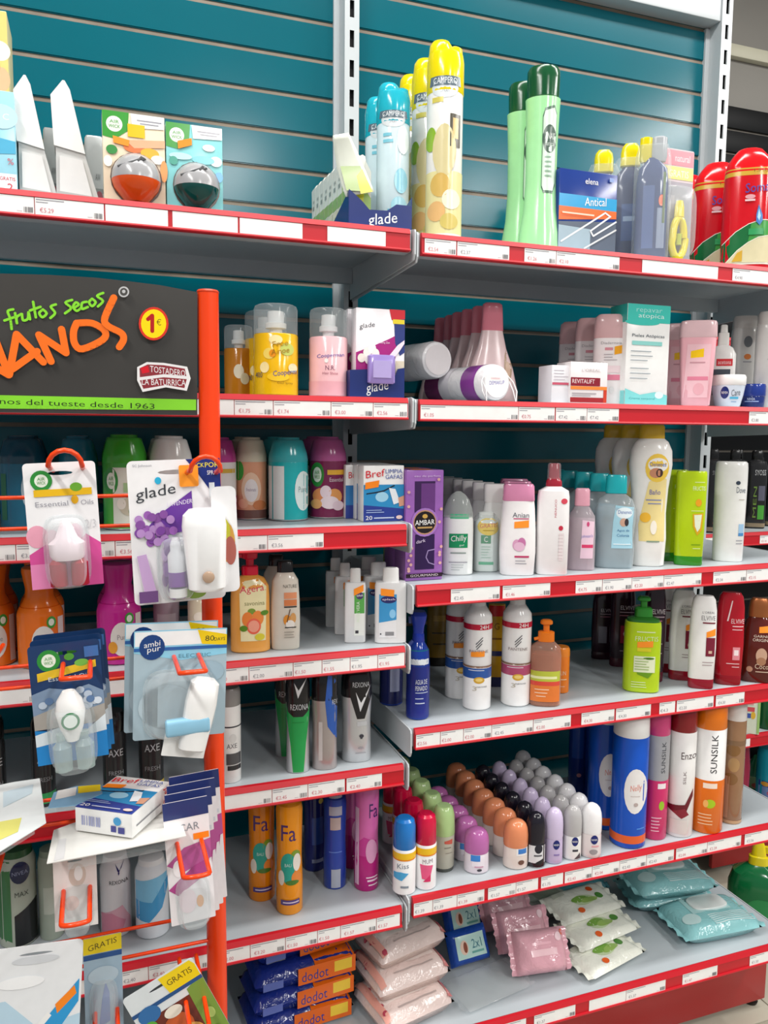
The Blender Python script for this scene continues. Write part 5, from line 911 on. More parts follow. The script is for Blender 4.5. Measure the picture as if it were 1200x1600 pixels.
item('hand_soap_bottle', 'orange hand soap bottle with red pump and citrus print', 'soap', (361, 422, 862, 1021), Z4L, [(0, .92), (.012, 1), (.55, .98), (.66, .94), (.735, .72), (.765, .40), (.77, .36)], M('#e6a24c', .2), dr=.62, p=2.6,
   parts=[('collar', [(.765, .38), (.77, .42), (.85, .42), (.86, .36)], M('#d81838', .25)), ('pump_stem', [(.855, .20), (.93, .20)], M('#d81838', .25)), ('pump_head', [(.925, .30), (.935, .38), (.985, .40), (1, .30)], M('#d81838', .25)), ('pump_spout', [(.94, .16), (.975, .16)], M('#d81838', .25), {'x': -.5})],
   decs=[('p', [(-.5, .12), (.75, .12), (.8, .66), (.4, .74), (-.3, .72), (-.55, .6)], M('#ece4b4')), ('t', 'Ageral', .12, .635, 1.3, .085, M('#d83a5c'), 5), ('t', 'savonina', .2, .50, 1.0, .04, M('#8a8a5a')), ('e', .05, .42, .2, .03, M('#7a9a3a')), ('e', -.15, .34, .28, .075, M('#e8843a')), ('e', .35, .35, .3, .075, M('#ea8a40')), ('e', .15, .27, .36, .08, M('#e8644a')), ('e', .15, .27, .28, .06, M('#f0a088')), ('e', -.35, .25, .2, .03, M('#5a8a2a')), ('e', .45, .16, .25, .035, M('#d8cc3a')), ('e', .7, .40, .2, .025, M('#5a8a2a'))])
item('shampoo_bottle', 'cream shampoo bottle with black cap and orange print', 'shampoo', (423, 469, 876, 1016), Z4L, [(0, .88), (.012, .95), (.30, 1), (.55, .97), (.78, .88), (.86, .60), (.87, .52)], M('#d9d2c4', .3), dr=.55, p=2.8, row=(2, .07),
   parts=[('cap', [(.865, .50), (.87, .54), (.985, .52), (1, .42)], M('#141416', .3))], decs=[('t', 'NATURE', .3, .72, .9, .04, M('#6a665e')), ('r', -.1, .75, .58, .65, M('#e2956a')), ('r', -.1, .75, .50, .57, M('#d8804c')), ('r', -.1, .75, .48, .495, M('#3a3430')), ('e', .1, .34, .25, .06, M('#e09030')), ('e', .5, .36, .2, .06, M('#d8a060')), ('e', .3, .29, .3, .05, M('#f0ece4')), ('r', -.05, .7, .25, .262, M('#2a2826')), ('l', [(.1, .32), (.3, .46)], .06, M('#6a4a30'))]+lines(.25, .35, .2, 3, .03, M('#a09a8e')))
SAN = M('#dfe0e0', .12)
def sanit(label, b, y, lab, row):
    item('hand_gel_bottle', label, 'bottle', b, Z4L, [(0, .92), (.01, 1), (.76, 1), (.81, .94), (.815, .5)], SAN, y=y, dr=.5, p=4.5, row=row,
       parts=[('cap', [(.81, .48), (.815, .52), (.985, .50), (1, .42)], M('#e8e8e6', .3), {'p': 2})], decs=lab)
sanit('clear hand gel bottle with green label, left pair', (538, 571, 888, 1005), None, [('r', -.1, .85, .10, .70, M('#e8ece6')), ('p', [(-.1, .40), (.85, .40), (.85, .68), (-.1, .68)], M('#5aa850')), ('e', .4, .64, .35, .05, M('#4a3a6a')), ('t', 'splash', .4, .64, .6, .04, WHITE), ('p', [(-.15, .73), (.75, .79), (.75, .70), (-.15, .64)], ST), ('t', 'ALOE VERA', .25, .42, .3, .28, M('#dff0d8'), 90), ('r', .0, .3, .13, .17, INK)], (3, .062))
sanit('clear hand gel bottle with blue label, right pair', (585, 634, 887, 1006), None, [('r', -.75, .35, .08, .66, M('#e6e8ea')), ('p', [(-.75, .28), (.35, .32), (.35, .66), (-.75, .66)], M('#3f98d0')), ('e', -.15, .59, .5, .05, M('#2d2f6a')), ('t', 'splash', -.15, .59, .8, .035, M('#e8dcea')), ('e', .1, .40, .2, .06, M('#8ccaf0')), ('p', [(-.65, .74), (.2, .72), (.18, .63), (-.65, .645)], ST), ('r', -.35, .2, .11, .16, M('#8a8c90')), ('r', -.68, -.6, .12, .14, INK)], (3, .066))
# ================= fourth shelf right
NEL = M('#1632a0', .18)
def nelly(label, b, y=None, back=False):
    e = item('hair_water_spray', label, 'spray bottle', b, Z4R, [(0, .93), (.01, 1), (.52, 1), (.64, .92), (.70, .60), (.72, .50)], M('#163a9a', .15), y=y,
       decs=([('r', -.6, .9, .52, .57, M('#dfe6ee')), ('t', 'Nelly', .15, .545, 1.1, .06, M('#f2f6fa')), ('w', .02, .50, M('#1d2c86')), ('t', 'AGUA DE', .3, .36, 1.0, .045, M('#e6ecf4')), ('t', 'PEINADO', .3, .30, 1.0, .045, M('#e6ecf4')), ('r', -.2, .85, .255, .262, M('#c8d4ea')), ('r', -.2, .5, .20, .208, M('#c8d4ea')), ('r', -.2, .6, .155, .165, M('#c8d4ea'))] if not back else [('w', .02, .50, M('#1d2460')), ('r', -.1, .7, .14, .44, M('#aab0d2'))]),
       parts=[('shoulder_fill', [(.53, .985), (.645, .90), (.69, .62)], M('#0e6a7a', .12)), ('collar', [(.71, .50), (.72, .54), (.79, .50), (.80, .42)], NEL), ('trigger_head', [(.79, .42), (.80, .46), (.86, .50), (.90, .62), (.965, .72), (1, .55)], NEL, {'p': 3}), ('nozzle', [(.885, .16), (.945, .20)], M('#5a6aa8'), {'x': -.70})])
    hw_, H_ = 0, 0
    return e
e = nelly('blue hair water spray with trigger head in the gap between the bays', (634, 670, 955, 1126))
q = e.location; mesh('trigger', tubevf([(-.010, -.004, .150), (-.022, -.006, .138), (-.022, -.006, .118), (-.016, -.005, .108)], [.004, .0042, .0036, .0025], 8), M('#4a5aa0', .25), e, 40)
nelly('blue hair water spray turned to its back label, deep in the shelf', (593, 629, 938, 1104), back=True)
item('hair_cream_bottle', 'brown and black bottle deep behind the white sprays', 'bottle', (666, 702, 925, 1042), Z4R, [(.12, .95), (.13, 1), (.9, 1), (1, .8)], M('#8a6a24', .35), parts=[('foot_cap', [(0, .9), (.01, .96), (.12, .96)], M('#15130f', .3))], decs=[('r', -.6, .8, .45, .47, M('#3a2c10')), ('r', -.5, .7, .62, .70, M('#b08a3a')), ('r', -.5, .6, .30, .32, M('#3a2c10'))], dr=.7, p=3)
def pant(label, b, band, row=None):
    item('hair_spray', label, 'hair spray', b, Z4R, [(0, .94), (.01, 1), (.385, 1), (.392, .97), (.398, 1), (.78, 1), (.84, .96), (.905, .62), (.92, .56)], M('#f1f0ef', .22), row=row,
       parts=[('neck', [(.92, .54), (.985, .50), (1, .46)], M('#e4e6e6', .25))], decs=[('w', .29, .38, M(band)), ('r', -.6, .5, .36, .366, M('#dfe0ea')), ('e', .15, .275, .38, .03, M('#d8a83a')), ('e', .15, .278, .25, .016, M('#f2d27a')), ('t', 'FOAM POWER', .35, .215, .7, .014, M('#6a7078')), ('t', '3', -.15, .20, .3, .04, M('#c0b8a8')), ('w', .385, .402, M('#8a6a58')), ('w', .725, .775, M('#c01838')), ('t', '24H', .45, .75, .6, .035, WHITE), ('l', [(-.1, .60), (.35, .66)], .05, INK), ('l', [(-.1, .575), (.35, .635)], .05, INK), ('l', [(-.05, .555), (.3, .605)], .05, INK), ('t', 'PANTENE', .1, .535, 1.3, .025, M('#8a7a7a'))] + ([('p', [(-.45, .53), (.5, .54), (.5, .49), (-.45, .485)], ST)] if row else []))
pant('white hair spray with blue band and red 24H stripe', (722, 766, 932, 1111), '#2e58a4', (2, .07, -.006))
pant('white hair spray with pink band and red 24H stripe', (782, 827, 930, 1105), '#b04a6e')
item('hair_gel_tube', 'yellow and red tube standing behind the white sprays', 'tube', (762, 788, 944, 1090), Z4R, [(.12, .92), (.13, .98), (.6, 1), (1, 1)], M('#d8a420', .3), y=.16, dr=.5, p=3, parts=[('cap', [(0, .85), (.012, .9), (.12, .9)], M('#1e2258', .3))], decs=[('r', -.9, .9, .86, .99, M('#d02028')), ('t', 'G', .0, .74, .6, .08, M('#8a5a10')), ('r', -.9, .9, .38, .44, M('#27306a')), ('r', -.6, .6, .58, .60, M('#8a5a10'))])
ORPUMP = M('#ea7a1c', .28)
e = item('hair_serum_bottle', 'clear bottle with orange pump and orange-red label', 'bottle', (826, 874, 968, 1105), Z4R, [(0, .92), (.012, 1), (.58, 1), (.68, .92), (.74, .55), (.75, .45)], M('#e2b09a', .1, 'tint'), dr=.7, p=2.6,
   parts=[('collar', [(.745, .48), (.75, .53), (.855, .52), (.865, .4)], ORPUMP), ('pump_stem', [(.86, .20), (.95, .20)], ORPUMP), ('pump_head', [(.945, .34), (.955, .40), (.985, .38), (1, .26)], ORPUMP), ('gel', [(.01, .86), (.02, .92), (.55, .92), (.6, .9)], M('#d8926a', .15, 'tint'))],
   decs=[('r', -.95, .9, .30, .42, M('#b8c042')), ('r', -.95, .7, .33, .36, M('#e6e8b0')), ('r', -.95, .9, .25, .30, M('#d84a3a')), ('r', -.95, .9, .06, .25, M('#e07a34')), ('r', -.7, .2, .20, .21, M('#f4d2b4')), ('r', -.7, .1, .16, .17, M('#f4d2b4')), ('r', -.6, .0, .12, .13, M('#f4d2b4'))])
mesh('pump_spout', tubevf([(0, 0, .136), (-.012, -.002, .1365), (-.024, -.004, .134)], [.0045, .004, .0032], 8), ORPUMP, e, 40)
item('hair_serum_bottle', 'small orange bottle just behind the orange pump bottle', 'bottle', (862, 888, 1010, 1084), Z4R, [(0, .94), (.012, 1), (.80, 1), (.81, .97)], M('#ea7f22', .25), parts=[('cap', [(.80, 1.0), (.82, 1.03), (.95, 1.0), (1, .86)], M('#ee8a2c', .28))], decs=[('t', 'SUN', .2, .45, .8, .09, M('#f8d8b0')), ('r', -.5, .7, .30, .32, M('#f8d8b0')), ('r', -.5, .5, .15, .16, M('#f8d8b0'))])
def elvive(label, b, body, cap, decs, y=None, row=None, dr=.5, upside=True):
    item('shampoo_bottle', label, 'shampoo', b, Z4R, [(.10, .88), (.11, .92), (.45, .98), (.85, .92), (.96, .80), (1, .62)], M(body, .25), y=y, dr=dr, p=2.8, row=row, parts=[('foot_cap', [(0, .86), (.012, .92), (.10, .92), (.105, .90)], M(cap, .25))], decs=decs)
EV = [('t', 'ELVIVE', .3, .74, 1.1, .05, M('#d8ccd2')), ('r', -.3, .8, .68, .69, M('#c0a8b4')), ('r', -.3, .6, .64, .65, M('#c0788c'))]
elvive('dark plum shampoo bottle, leftmost of the plum ones', (922, 958, 925, 1031), '#2e1626', '#3a1626', EV+[('r', -.4, .3, .25, .5, M('#8a8694'))])
elvive('dark plum shampoo bottle with crimson square, behind the lime pump bottle', (950, 990, 915, 1043), '#301526', '#4a1428', EV+[('r', -.2, .6, .30, .52, M('#a01c44')), ('t', 'C', .2, .42, .4, .08, M('#e8d0d8')), ('r', -.2, .6, .2, .21, M('#c0a8b4'))])
elvive('dark plum shampoo bottle on the right of the lime pump bottle', (1000, 1036, 915, 1066), '#2c1524', '#5a1628', EV+[('r', -.2, .7, .3, .31, M('#c0a8b4')), ('r', -.2, .7, .4, .41, M('#c0a8b4'))])
e = item('shampoo_bottle', 'lime green shampoo bottle with dark green pump', 'shampoo', (972, 1028, 931, 1083), Z4R, [(0, .92), (.012, 1), (.68, 1), (.73, .97), (.745, .85)], M('#b2d01c', .22), dr=.7, p=3,
   parts=[('shoulder', [(.735, .90), (.765, .86), (.785, .50), (.79, .42)], M('#2b6a24', .2)), ('collar', [(.785, .46), (.79, .50), (.87, .48), (.885, .36)], M('#2f8a2c', .28)), ('pump_stem', [(.88, .18), (.955, .18)], M('#2f8a2c', .28)), ('pump_head', [(.95, .30), (.958, .36), (.985, .34), (1, .24)], M('#2f8a2c', .28))],
   decs=[('t', 'FRUCTIS', .15, .575, 1.25, .05, M('#dcecb0')), ('r', -.4, .6, .64, .652, M('#dcecb0')), ('p', [(-.35, .54), (.5, .555), (.5, .49), (-.35, .48)], ST), ('r', -.35, .4, .44, .48, M('#d8d02a')), ('p', [(-.5, .22), (.65, .22), (.65, .39), (-.5, .39)], M('#e4ecca')), ('p', [(-.3, .20), (.3, .16), (.55, .22), (-.3, .22)], M('#6a9a1c')), ('e', .3, .37, .3, .012, M('#4a7a1c'))] + lines(-.05, .4, .36, 5, .028, M('#9ab86a')) + lines(.0, .6, .11, 3, .025, M('#dcecb0')))
mesh('pump_spout', tubevf([(0, 0, .1415), (-.014, -.003, .142), (-.026, -.006, .139)], [.0045, .004, .003], 8), M('#2f8a2c', .28), e, 40)
elvive('white shampoo bottle with crimson foot cap and orange sticker', (1072, 1115, 930, 1077), '#efeeec', '#8e1428', [('t', "L'OREAL", .3, .83, .9, .025, M('#8a868a')), ('t', 'ELVIVE', .3, .77, 1.0, .05, M('#8a868a')), ('r', -.1, .8, .71, .725, M('#7a2838')), ('p', [(.2, .62), (.85, .66), (.85, .585), (.2, .56)], ST), ('r', .2, .85, .36, .56, M('#7a1c34')), ('r', .4, .65, .39, .42, M('#d8b8a0')), ('r', .0, .8, .29, .297, M('#a08a8e')), ('r', .0, .7, .26, .267, M('#a08a8e'))], row=(3, .062))
elvive('red shampoo bottle with white square mark', (1113, 1158, 925, 1071), '#b00e22', '#8e0c1c', [('t', 'ELVIVE', .45, .70, .9, .05, M('#f0c8cc')), ('r', .1, .85, .64, .65, M('#f0c8cc')), ('r', .1, .8, .605, .613, M('#f0c8cc')), ('r', .2, .7, .28, .42, M('#e08a94')), ('r', .3, .6, .33, .39, M('#f6e4e4')), ('r', -.2, .7, .235, .243, M('#f0c8cc')), ('r', .2, .7, .20, .208, M('#f0c8cc')), ('p', [(-.3, .70), (-.2, .70), (.05, .92), (-.02, .92)], M('#f0d4d6'))])
item('shampoo_bottle', 'brown translucent shampoo bottle with bronze cap at the right frame edge', 'shampoo', (1153, 1206, 934, 1067), Z4R, [(0, .90), (.012, .97), (.3, 1), (.62, .92), (.73, .74), (.78, .55)], M('#5a1c14', .12), dr=.55, p=2.6,
   parts=[('cap', [(.775, .56), (.78, .62), (.90, .60), (.97, .54), (1, .42)], M('#b06a3c', .3, 'metal'))], decs=[('p', [(.0, .67), (.65, .69), (.65, .61), (.0, .60)], ST), ('t', 'GARNIER', .25, .56, 1.1, .03, M('#e6d4c4')), ('t', 'ORIGINAL', .25, .515, 1.2, .035, M('#e6d4c4')), ('e', .2, .33, .33, .09, M('#c8a288')), ('e', .2, .26, .28, .05, M('#a87a5c')), ('t', 'Coco', .25, .20, .8, .06, M('#d8c0a8')), ('e', -.45, .16, .18, .035, M('#b88a70')), ('r', -.1, .7, .13, .14, M('#d8c0a8'))])
# ================= fifth shelf left: deodorants
def darkcan(label, b, bandc, y=None):
    item('deodorant_spray', label, 'deodorant', b, Z5L, [(0, .94), (.01, 1), (.72, 1), (.78, .9)], M('#26282a', .3), y=y, parts=[('cap', [(.78, .92), (.79, .96), (.95, .95), (1, .8)], M('#141516', .3))], decs=[('w', .04, .16, M(bandc)), ('t', 'AXE', .1, .55, 1.2, .08, M('#b8bcc0')), ('t', 'FRESH', .1, .32, 1.2, .05, M('#8a8e92'))])
darkcan('black deodorant can with green base band, under the navy pack', (52, 88, 1120, 1262), '#2fa05a')
darkcan('black deodorant can with teal base band, behind the blue packs', (163, 199, 1110, 1252), '#25a898')
darkcan('black deodorant can with gold base band, beside the teal-banded one', (219, 256, 1100, 1246), '#c2ae4a')
darkcan('black deodorant can with brass base band at the left frame edge', (-25, 12, 1120, 1275), '#b89a3a')
item('deodorant_spray', 'white deodorant can with grey cap half hidden by the post', 'deodorant', (342, 377, 1073, 1225), Z5L, [(0, .95), (.01, 1), (.80, 1), (.82, .96)], M('#e4e3e0', .28), parts=[('cap', [(.815, .97), (.83, 1.0), (.97, .98), (1, .85)], M('#8a8885', .3))], decs=[('w', .595, .61, INK), ('e', .3, .48, .3, .05, M('#cfcfcc')), ('t', 'AXE', .2, .40, .9, .05, M('#6a6c70')), ('r', -.3, .95, .20, .32, M('#4a4a4c')), ('r', -.2, .95, .14, .19, M('#2a2a2c'))])
RXS = M('#c9cbcc', .28, 'metal')
def rexona(label, b, bodymat, decs, row=None, rz=0, y=None):
    item('deodorant_spray', label, 'deodorant', b, Z5L, [(0, .94), (.01, .98), (.45, .92), (.70, 1), (.72, 1)], bodymat, dr=.8, p=2.3, row=row, rz=rz, y=y, parts=[('cap', [(.715, 1.0), (.72, 1.02), (.90, 1.0), (.985, .9), (1, .8)], M('#17161a', .3))], decs=decs)
TICK = [('p', [(-.25, .90), (.05, .72), (.7, .99), (.05, .80)], M('#d8dadc'))]
GR = M('#1e9c4c', .3)
rexona('green and silver black-topped deodorant', (447, 484, 1052, 1209), RXS, [('p', [(-.45, .01), (.45, .01), (.65, .30), (.95, .58), (.95, .72), (-.95, .72), (-.95, .58), (-.65, .30)], GR), ('p', [(-.95, .72), (.95, .72), (.85, .63), (.4, .58), (-.4, .58), (-.85, .63)], M('#1a191c')), ('p', [(-.35, .93), (-.02, .77), (.75, .98), (.03, .85)], M('#d8dadc')), ('t', 'REXONA', .1, .68, 1.5, .06, M('#c9cccf')), ('r', -.5, .5, .52, .525, M('#157a38'))], row=(2, .075, -.004))
rexona('silver and blue black-topped deodorant turned sideways', (487, 527, 1048, 1204), M('#b9b0ae', .28, 'metal'), [('p', [(.2, .45), (.95, .30), (.95, .96), (.2, .98), (.0, .7)], M('#2a5ab0')), ('p', [(.55, .72), (.95, .64), (.95, .98), (.55, .98)], M('#1a1a20')), ('t', 'REX', .75, .70, .4, .05, M('#c0c4ca')), ('r', -.5, -.2, .1, .5, M('#c8c2c0'))], rz=0)
rexona('black, white and silver deodorant with printed tick at the right', (533, 580, 1045, 1192), M('#d4d6d8', .28, 'metal'), [('p', [(-.45, .72), (.95, .72), (.5, .48), (.0, .48)], M('#1a191c')), ('p', [(-.1, .78), (.2, .56), (.9, .85), (.25, .66)], M('#e2e4e6')), ('t', 'REXONA', .25, .86, 1.1, .055, M('#c9cccf')), ('r', .0, .65, .40, .45, M('#bcbec0')), ('e', .3, .29, .15, .02, INK), ('r', .22, .36, .26, .29, INK), ('t', '48h', .25, .16, .4, .03, GREYI), ('r', -.1, .6, .10, .106, GREYI)])
# ================= lowest left shelf: body sprays
def fa(label, b, body, ink, decs, row=None, z=Z6L, y=None):
    item('body_spray', label, 'spray can', b, z, [(0, .94), (.01, 1), (.25, 1), (.45, .93), (.70, .98), (.82, 1), (.865, .92), (.88, .76), (.89, .72)], M(body, .25), row=row, y=y, parts=[('cap', [(.89, .70), (.895, .74), (.985, .72), (1, .62)], M(body, .28))], decs=decs)
FAO = [('t', 'Fa', -.05, .66, 1.1, .13, M('#4a2a6a')), ('e', .45, .47, .35, .05, M('#7a9a2c')), ('e', -.1, .40, .55, .10, M('#23a08e')), ('e', .55, .42, .28, .07, M('#ece6dc')), ('e', -.1, .31, .35, .06, M('#23a08e')), ('e', -.6, .3, .22, .06, M('#e8e0d0')), ('e', .5, .30, .35, .05, M('#e88a3a')), ('e', .2, .265, .5, .02, M('#4a7a2c')), ('t', 'BALI', -.1, .405, .5, .025, M('#bfe6de')), ('r', -.65, .75, .085, .125, M('#4a3a7a')), ('r', -.5, .7, .10, .11, M('#d8c8d8'))]
fa('orange body spray with tropical print, nearer the shelf edge', (432, 473, 1222, 1431), '#f0960e', None, FAO)
fa('orange body spray with tropical print, set farther back', (389, 430, 1215, 1410), '#e08208', None, FAO)
fa('bright blue body spray with barcode label', (505, 541, 1222, 1391), '#2440a0', None, [('r', -.5, .6, .72, .92, M('#a8a4b4')), ('r', -.4, .5, .58, .70, M('#c0aaa8')), ('r', -.3, .5, .02, .20, M('#a9b0c0')), ('r', -.5, .6, .36, .37, M('#5a78c8'))])
fa('dark navy body spray behind the bright blue one', (474, 508, 1215, 1363), '#1c2870', None, [('r', -.2, .8, .3, .6, M('#26489a')), ('r', -.2, .8, .10, .14, M('#8a94b8')), ('e', .6, .78, .2, .03, M('#d8c84a'))])
fa('pink and magenta body spray at the right end', (553, 591, 1200, 1394), '#d86ab0', None, [('w', .0, .30, M('#b81a7c')), ('p', [(-.8, .3), (.8, .3), (.8, .42), (-.2, .46), (-.8, .40)], M('#c43a92')), ('t', 'Fa', .55, .68, .65, .12, M('#4a2a6a')), ('r', -.9, -.6, .05, .7, M('#e8c4dc')), ('e', .4, .34, .45, .10, M('#e0a0c8')), ('r', .1, .9, .085, .10, M('#f0d8e8')), ('r', .0, .9, .115, .125, M('#f0d8e8')), ('r', .2, .9, .05, .06, M('#f0d8e8'))], row=(2, .085))
# behind the rack
item('deodorant_spray', 'green and white deodorant can with navy emblem, bottom left', 'deodorant', (2, 60, 1318, 1482), Z6L, [(0, .95), (.01, 1), (.85, 1), (.92, .85)], M('#b4bdae', .28), parts=[('cap', [(.91, .86), (.985, .8), (1, .6)], M('#2c5a34'))], decs=[('p', [(-.98, .0), (-.35, .0), (-.35, .9), (-.98, .9)], M('#3f7a48')), ('p', [(-.2, .02), (.95, .02), (.95, .46), (-.2, .34)], M('#1c1e20')), ('e', .15, .78, .5, .11, M('#16204a')), ('t', 'NIVEA', .15, .78, .8, .04, M('#8f98b8')), ('t', 'MAX', .2, .56, .7, .05, M('#4a524a'))])
item('deodorant_spray', 'plain pale green deodorant can beside the navy-emblem one', 'deodorant', (64, 100, 1322, 1470), Z6L, [(0, .95), (.01, 1), (.85, 1), (.92, .85)], M('#a9b4a4', .3), parts=[('cap', [(.91, .86), (.985, .8), (1, .6)], M('#8a9a88'))], decs=[('r', -.6, .6, .3, .6, M('#c0c8ba'))])
item('deodorant_spray', 'white and pink deodorant can with violet tick behind the rack', 'deodorant', (160, 206, 1330, 1466), Z6L, [(0, .95), (.01, 1), (.82, 1), (.92, .8)], M('#e6e6ea', .28), parts=[('cap', [(.91, .8), (.985, .75), (1, .6)], M('#e8e8ec'))], decs=[('p', [(-.95, .05), (.9, .05), (.9, .2), (.4, .40), (-.95, .3)], M('#e2aebe')), ('p', [(-.95, .05), (.3, .05), (.6, .2), (-.3, .32), (-.95, .3)], M('#d88aa2')), ('p', [(.0, .92), (.2, .78), (.6, .95), (.25, .84)], M('#2c2a6a')), ('t', 'REXONA', .2, .70, 1.2, .05, M('#4a4c54'))])
item('deodorant_spray', 'white and sky blue deodorant can behind the rack', 'deodorant', (214, 264, 1335, 1468), Z6L, [(0, .95), (.01, 1), (.82, 1), (.92, .8)], M('#dde4ea', .28), parts=[('cap', [(.91, .8), (.985, .75), (1, .6)], M('#e8ecee'))], decs=[('p', [(-.95, .25), (-.2, .22), (.6, .38), (.95, .62), (.95, .75), (.3, .60), (-.95, .66)], M('#3f9ad0')), ('p', [(-.95, .5), (.0, .48), (.9, .75), (.9, .82), (-.95, .75)], M('#7cc0e4'))])
# ================= roll-on deodorants on the lowest right shelf
def tall2(label, b, capc, band, decs, row=None):
    item('deodorant_spray', label, 'deodorant', b, Z5R, [(0, .94), (.012, 1), (.60, 1), (.61, .97)], M('#efeff0', .28), row=row, parts=[('cap', [(.605, .93), (.615, .97), (.90, .94), (.97, .84), (1, .6)], M(capc, .3))], decs=[('w', .49, .575, M('#f0c020')), ('w', .47, .49, M('#e88a1c'))]+decs)
tall2('white spray with sky blue cap at the front left of the deodorants', (613, 649, 1277, 1400), '#1e78c8', 0, [('t', 'Kiss', -.1, .40, 1.0, .07, M('#7a8290'), 6), ('p', [(-.9, .22), (-.2, .2), (.4, .30), (-.3, .32), (-.9, .30)], M('#4aa8dc')), ('r', -.3, .4, .10, .13, M('#8a94a0'))])
tall2('white spray with crimson cap', (647, 681, 1270, 1392), '#d01040', 0, [('t', 'MUM', .2, .40, .9, .06, M('#9a8a92'), 4), ('p', [(-.5, .36), (.7, .34), (.4, .14), (-.3, .16)], M('#e85a88')), ('p', [(-.2, .12), (.5, .12), (.5, .22)], M('#d83068'))], row=(4, .060))
item('deodorant_stick', 'pale green capped deodorant', 'deodorant', (675, 709, 1258, 1364), Z5R, [(.05, .96), (.06, 1), (.56, 1), (.57, .97)], M('#b8b4a4', .3), row=(5, .060), parts=[('cap', [(.565, 1.0), (.575, 1.03), (.86, .97), (.97, .80), (1, .6)], M('#b4d490', .3)), ('foot', [(0, .96), (.05, .98)], M('#4a4c48'))], decs=[('p', [(.1, .50), (.8, .52), (.8, .44), (.1, .46)], M('#c85a4a')), ('r', .1, .7, .38, .40, M('#8a8478')), ('r', .2, .8, .3, .31, M('#8a8478'))])
def rollon(label, b, capc, bodym, decs, n, step=.0475, ct=.46):
    item('roll_on_deodorant', label, 'deodorant', b, Z5R, [(0, .90), (.02, .98), (.08, 1), (ct-.04, .97), (ct, .92)], bodym, dr=.82, row=(n, step), parts=[('cap', dome(ct-.01, 1.0, .99, .96), M(capc, .3))], decs=decs)
rollon('purple-capped roll-on deodorant', (724, 763, 1292, 1367), '#b869a8', M('#ddd4dc', .15), [('r', -.4, .6, .18, .44, M('#e8e2ea')), ('r', -.5, .25, .30, .44, M('#3a80cc')), ('r', -.2, .5, .16, .19, M('#c89ab0')), ('e', .2, .10, .2, .03, INK)], 5)
rollon('peach-capped roll-on deodorant', (785, 824, 1279, 1360), '#e08c62', M('#e0d4cc', .15), [('r', .0, .85, .30, .46, M('#e8e6e4')), ('r', .15, .8, .34, .44, M('#3a78c0')), ('e', .4, .16, .25, .05, M('#6a4a40'))], 7)
NIV = [('e', .25, .36, .36, .085, M('#16226a')), ('t', 'NIVEA', .25, .36, .56, .035, WHITE)]
rollon('black-capped roll-on deodorant', (820, 851, 1268, 1357), '#1a1722', M('#2a2830', .3), [('w', .02, .44, M('#26242c')), ('p', [(-.7, .0), (.9, .0), (.9, .42), (-.7, .42)], M('#dfdfe2')), ('e', .25, .36, .4, .085, M('#22222e')), ('p', [(-.5, .02), (.8, .02), (.8, .18), (.1, .12)], M('#1c1a20')), ('r', -.2, .6, .22, .25, M('#5a5a62'))], 6)
rollon('lilac-capped roll-on deodorant', (849, 878, 1261, 1351), '#cfc0de', M('#c4b4d6', .25), NIV+[('r', .0, .6, .16, .19, M('#8a78b0'))], 6)
rollon('grey-capped roll-on deodorant', (878, 907, 1257, 1345), '#b4b2b2', M('#dcdcdc', .25), [('p', [(-.7, .03), (.9, .03), (.9, .44), (-.7, .44)], M('#e8e8e6'))]+NIV+[('r', .0, .6, .17, .21, INK), ('p', [(.2, .03), (.9, .03), (.8, .14)], M('#4a4c50'))], 6)
rollon('white-capped roll-on deodorant', (906, 938, 1254, 1342), '#f0eff0', M('#e2d8d8', .25), NIV+[('r', .0, .7, .22, .25, M('#e0a0a8')), ('e', .2, .13, .4, .05, M('#9a9296'))], 7)
# ---- hair sprays
def hairspray(label, b, body, cap, ct, decs, row=None, dr=1):
    item('hair_spray', label, 'hair spray', b, Z5R, [(0, .95), (.008, 1), (ct, 1), (ct+.005, .98)], M(body, .25), row=row, parts=[('cap', [(ct, .98), (ct+.004, 1.0), (.985, .97), (1, .9)], M(cap, .3))], decs=decs)
NE = [('w', .04, .10, M('#e2622a')), ('e', .35, .44, .62, .17, M('#e9e6e4')), ('t', 'Nelly', .38, .46, .6, .06, M('#e08a7a'), 10), ('r', .1, .6, .40, .405, M('#c8b8b4')), ('e', .4, .34, .12, .015, M('#b8a8a4')), ('r', .5, .9, .15, .16, M('#4a88d8'))]
hairspray('blue hair spray with white cap and white oval', (952, 1006, 1108, 1327), '#1450b8', '#ecebe9', .83, NE, (2, .084))
hairspray('dark blue hair spray turned to its text side, right of the roll-ons', (911, 939, 1100, 1258), '#123a90', '#123a90', .90, [('r', -.6, .6, .45, .85, M('#1f55b0')), ('e', .0, .25, .25, .02, M('#c8a0a0'))])
hairspray('dark blue hair spray turned to its text side, nearest the roll-ons', (886, 914, 1096, 1254), '#113384', '#113384', .90, [('r', -.6, .6, .45, .85, M('#1d4aa0')), ('e', .2, .28, .25, .02, M('#d89aa0'))])
hairspray('grey and pink hair spray with pink cap', (1001, 1039, 1100, 1313), '#a2a2a6', '#d0447c', .80, [('w', .0, .46, M('#d42c6c')), ('t', 'SUNSILK', .55, .64, .30, .24, M('#4a4c54'), 90), ('r', .2, .8, .40, .44, M('#f0e4e8')), ('e', .55, .27, .2, .035, M('#9ac02a'))]+lines(.2, .4, .17, 5, .025, M('#f0b8cc')))
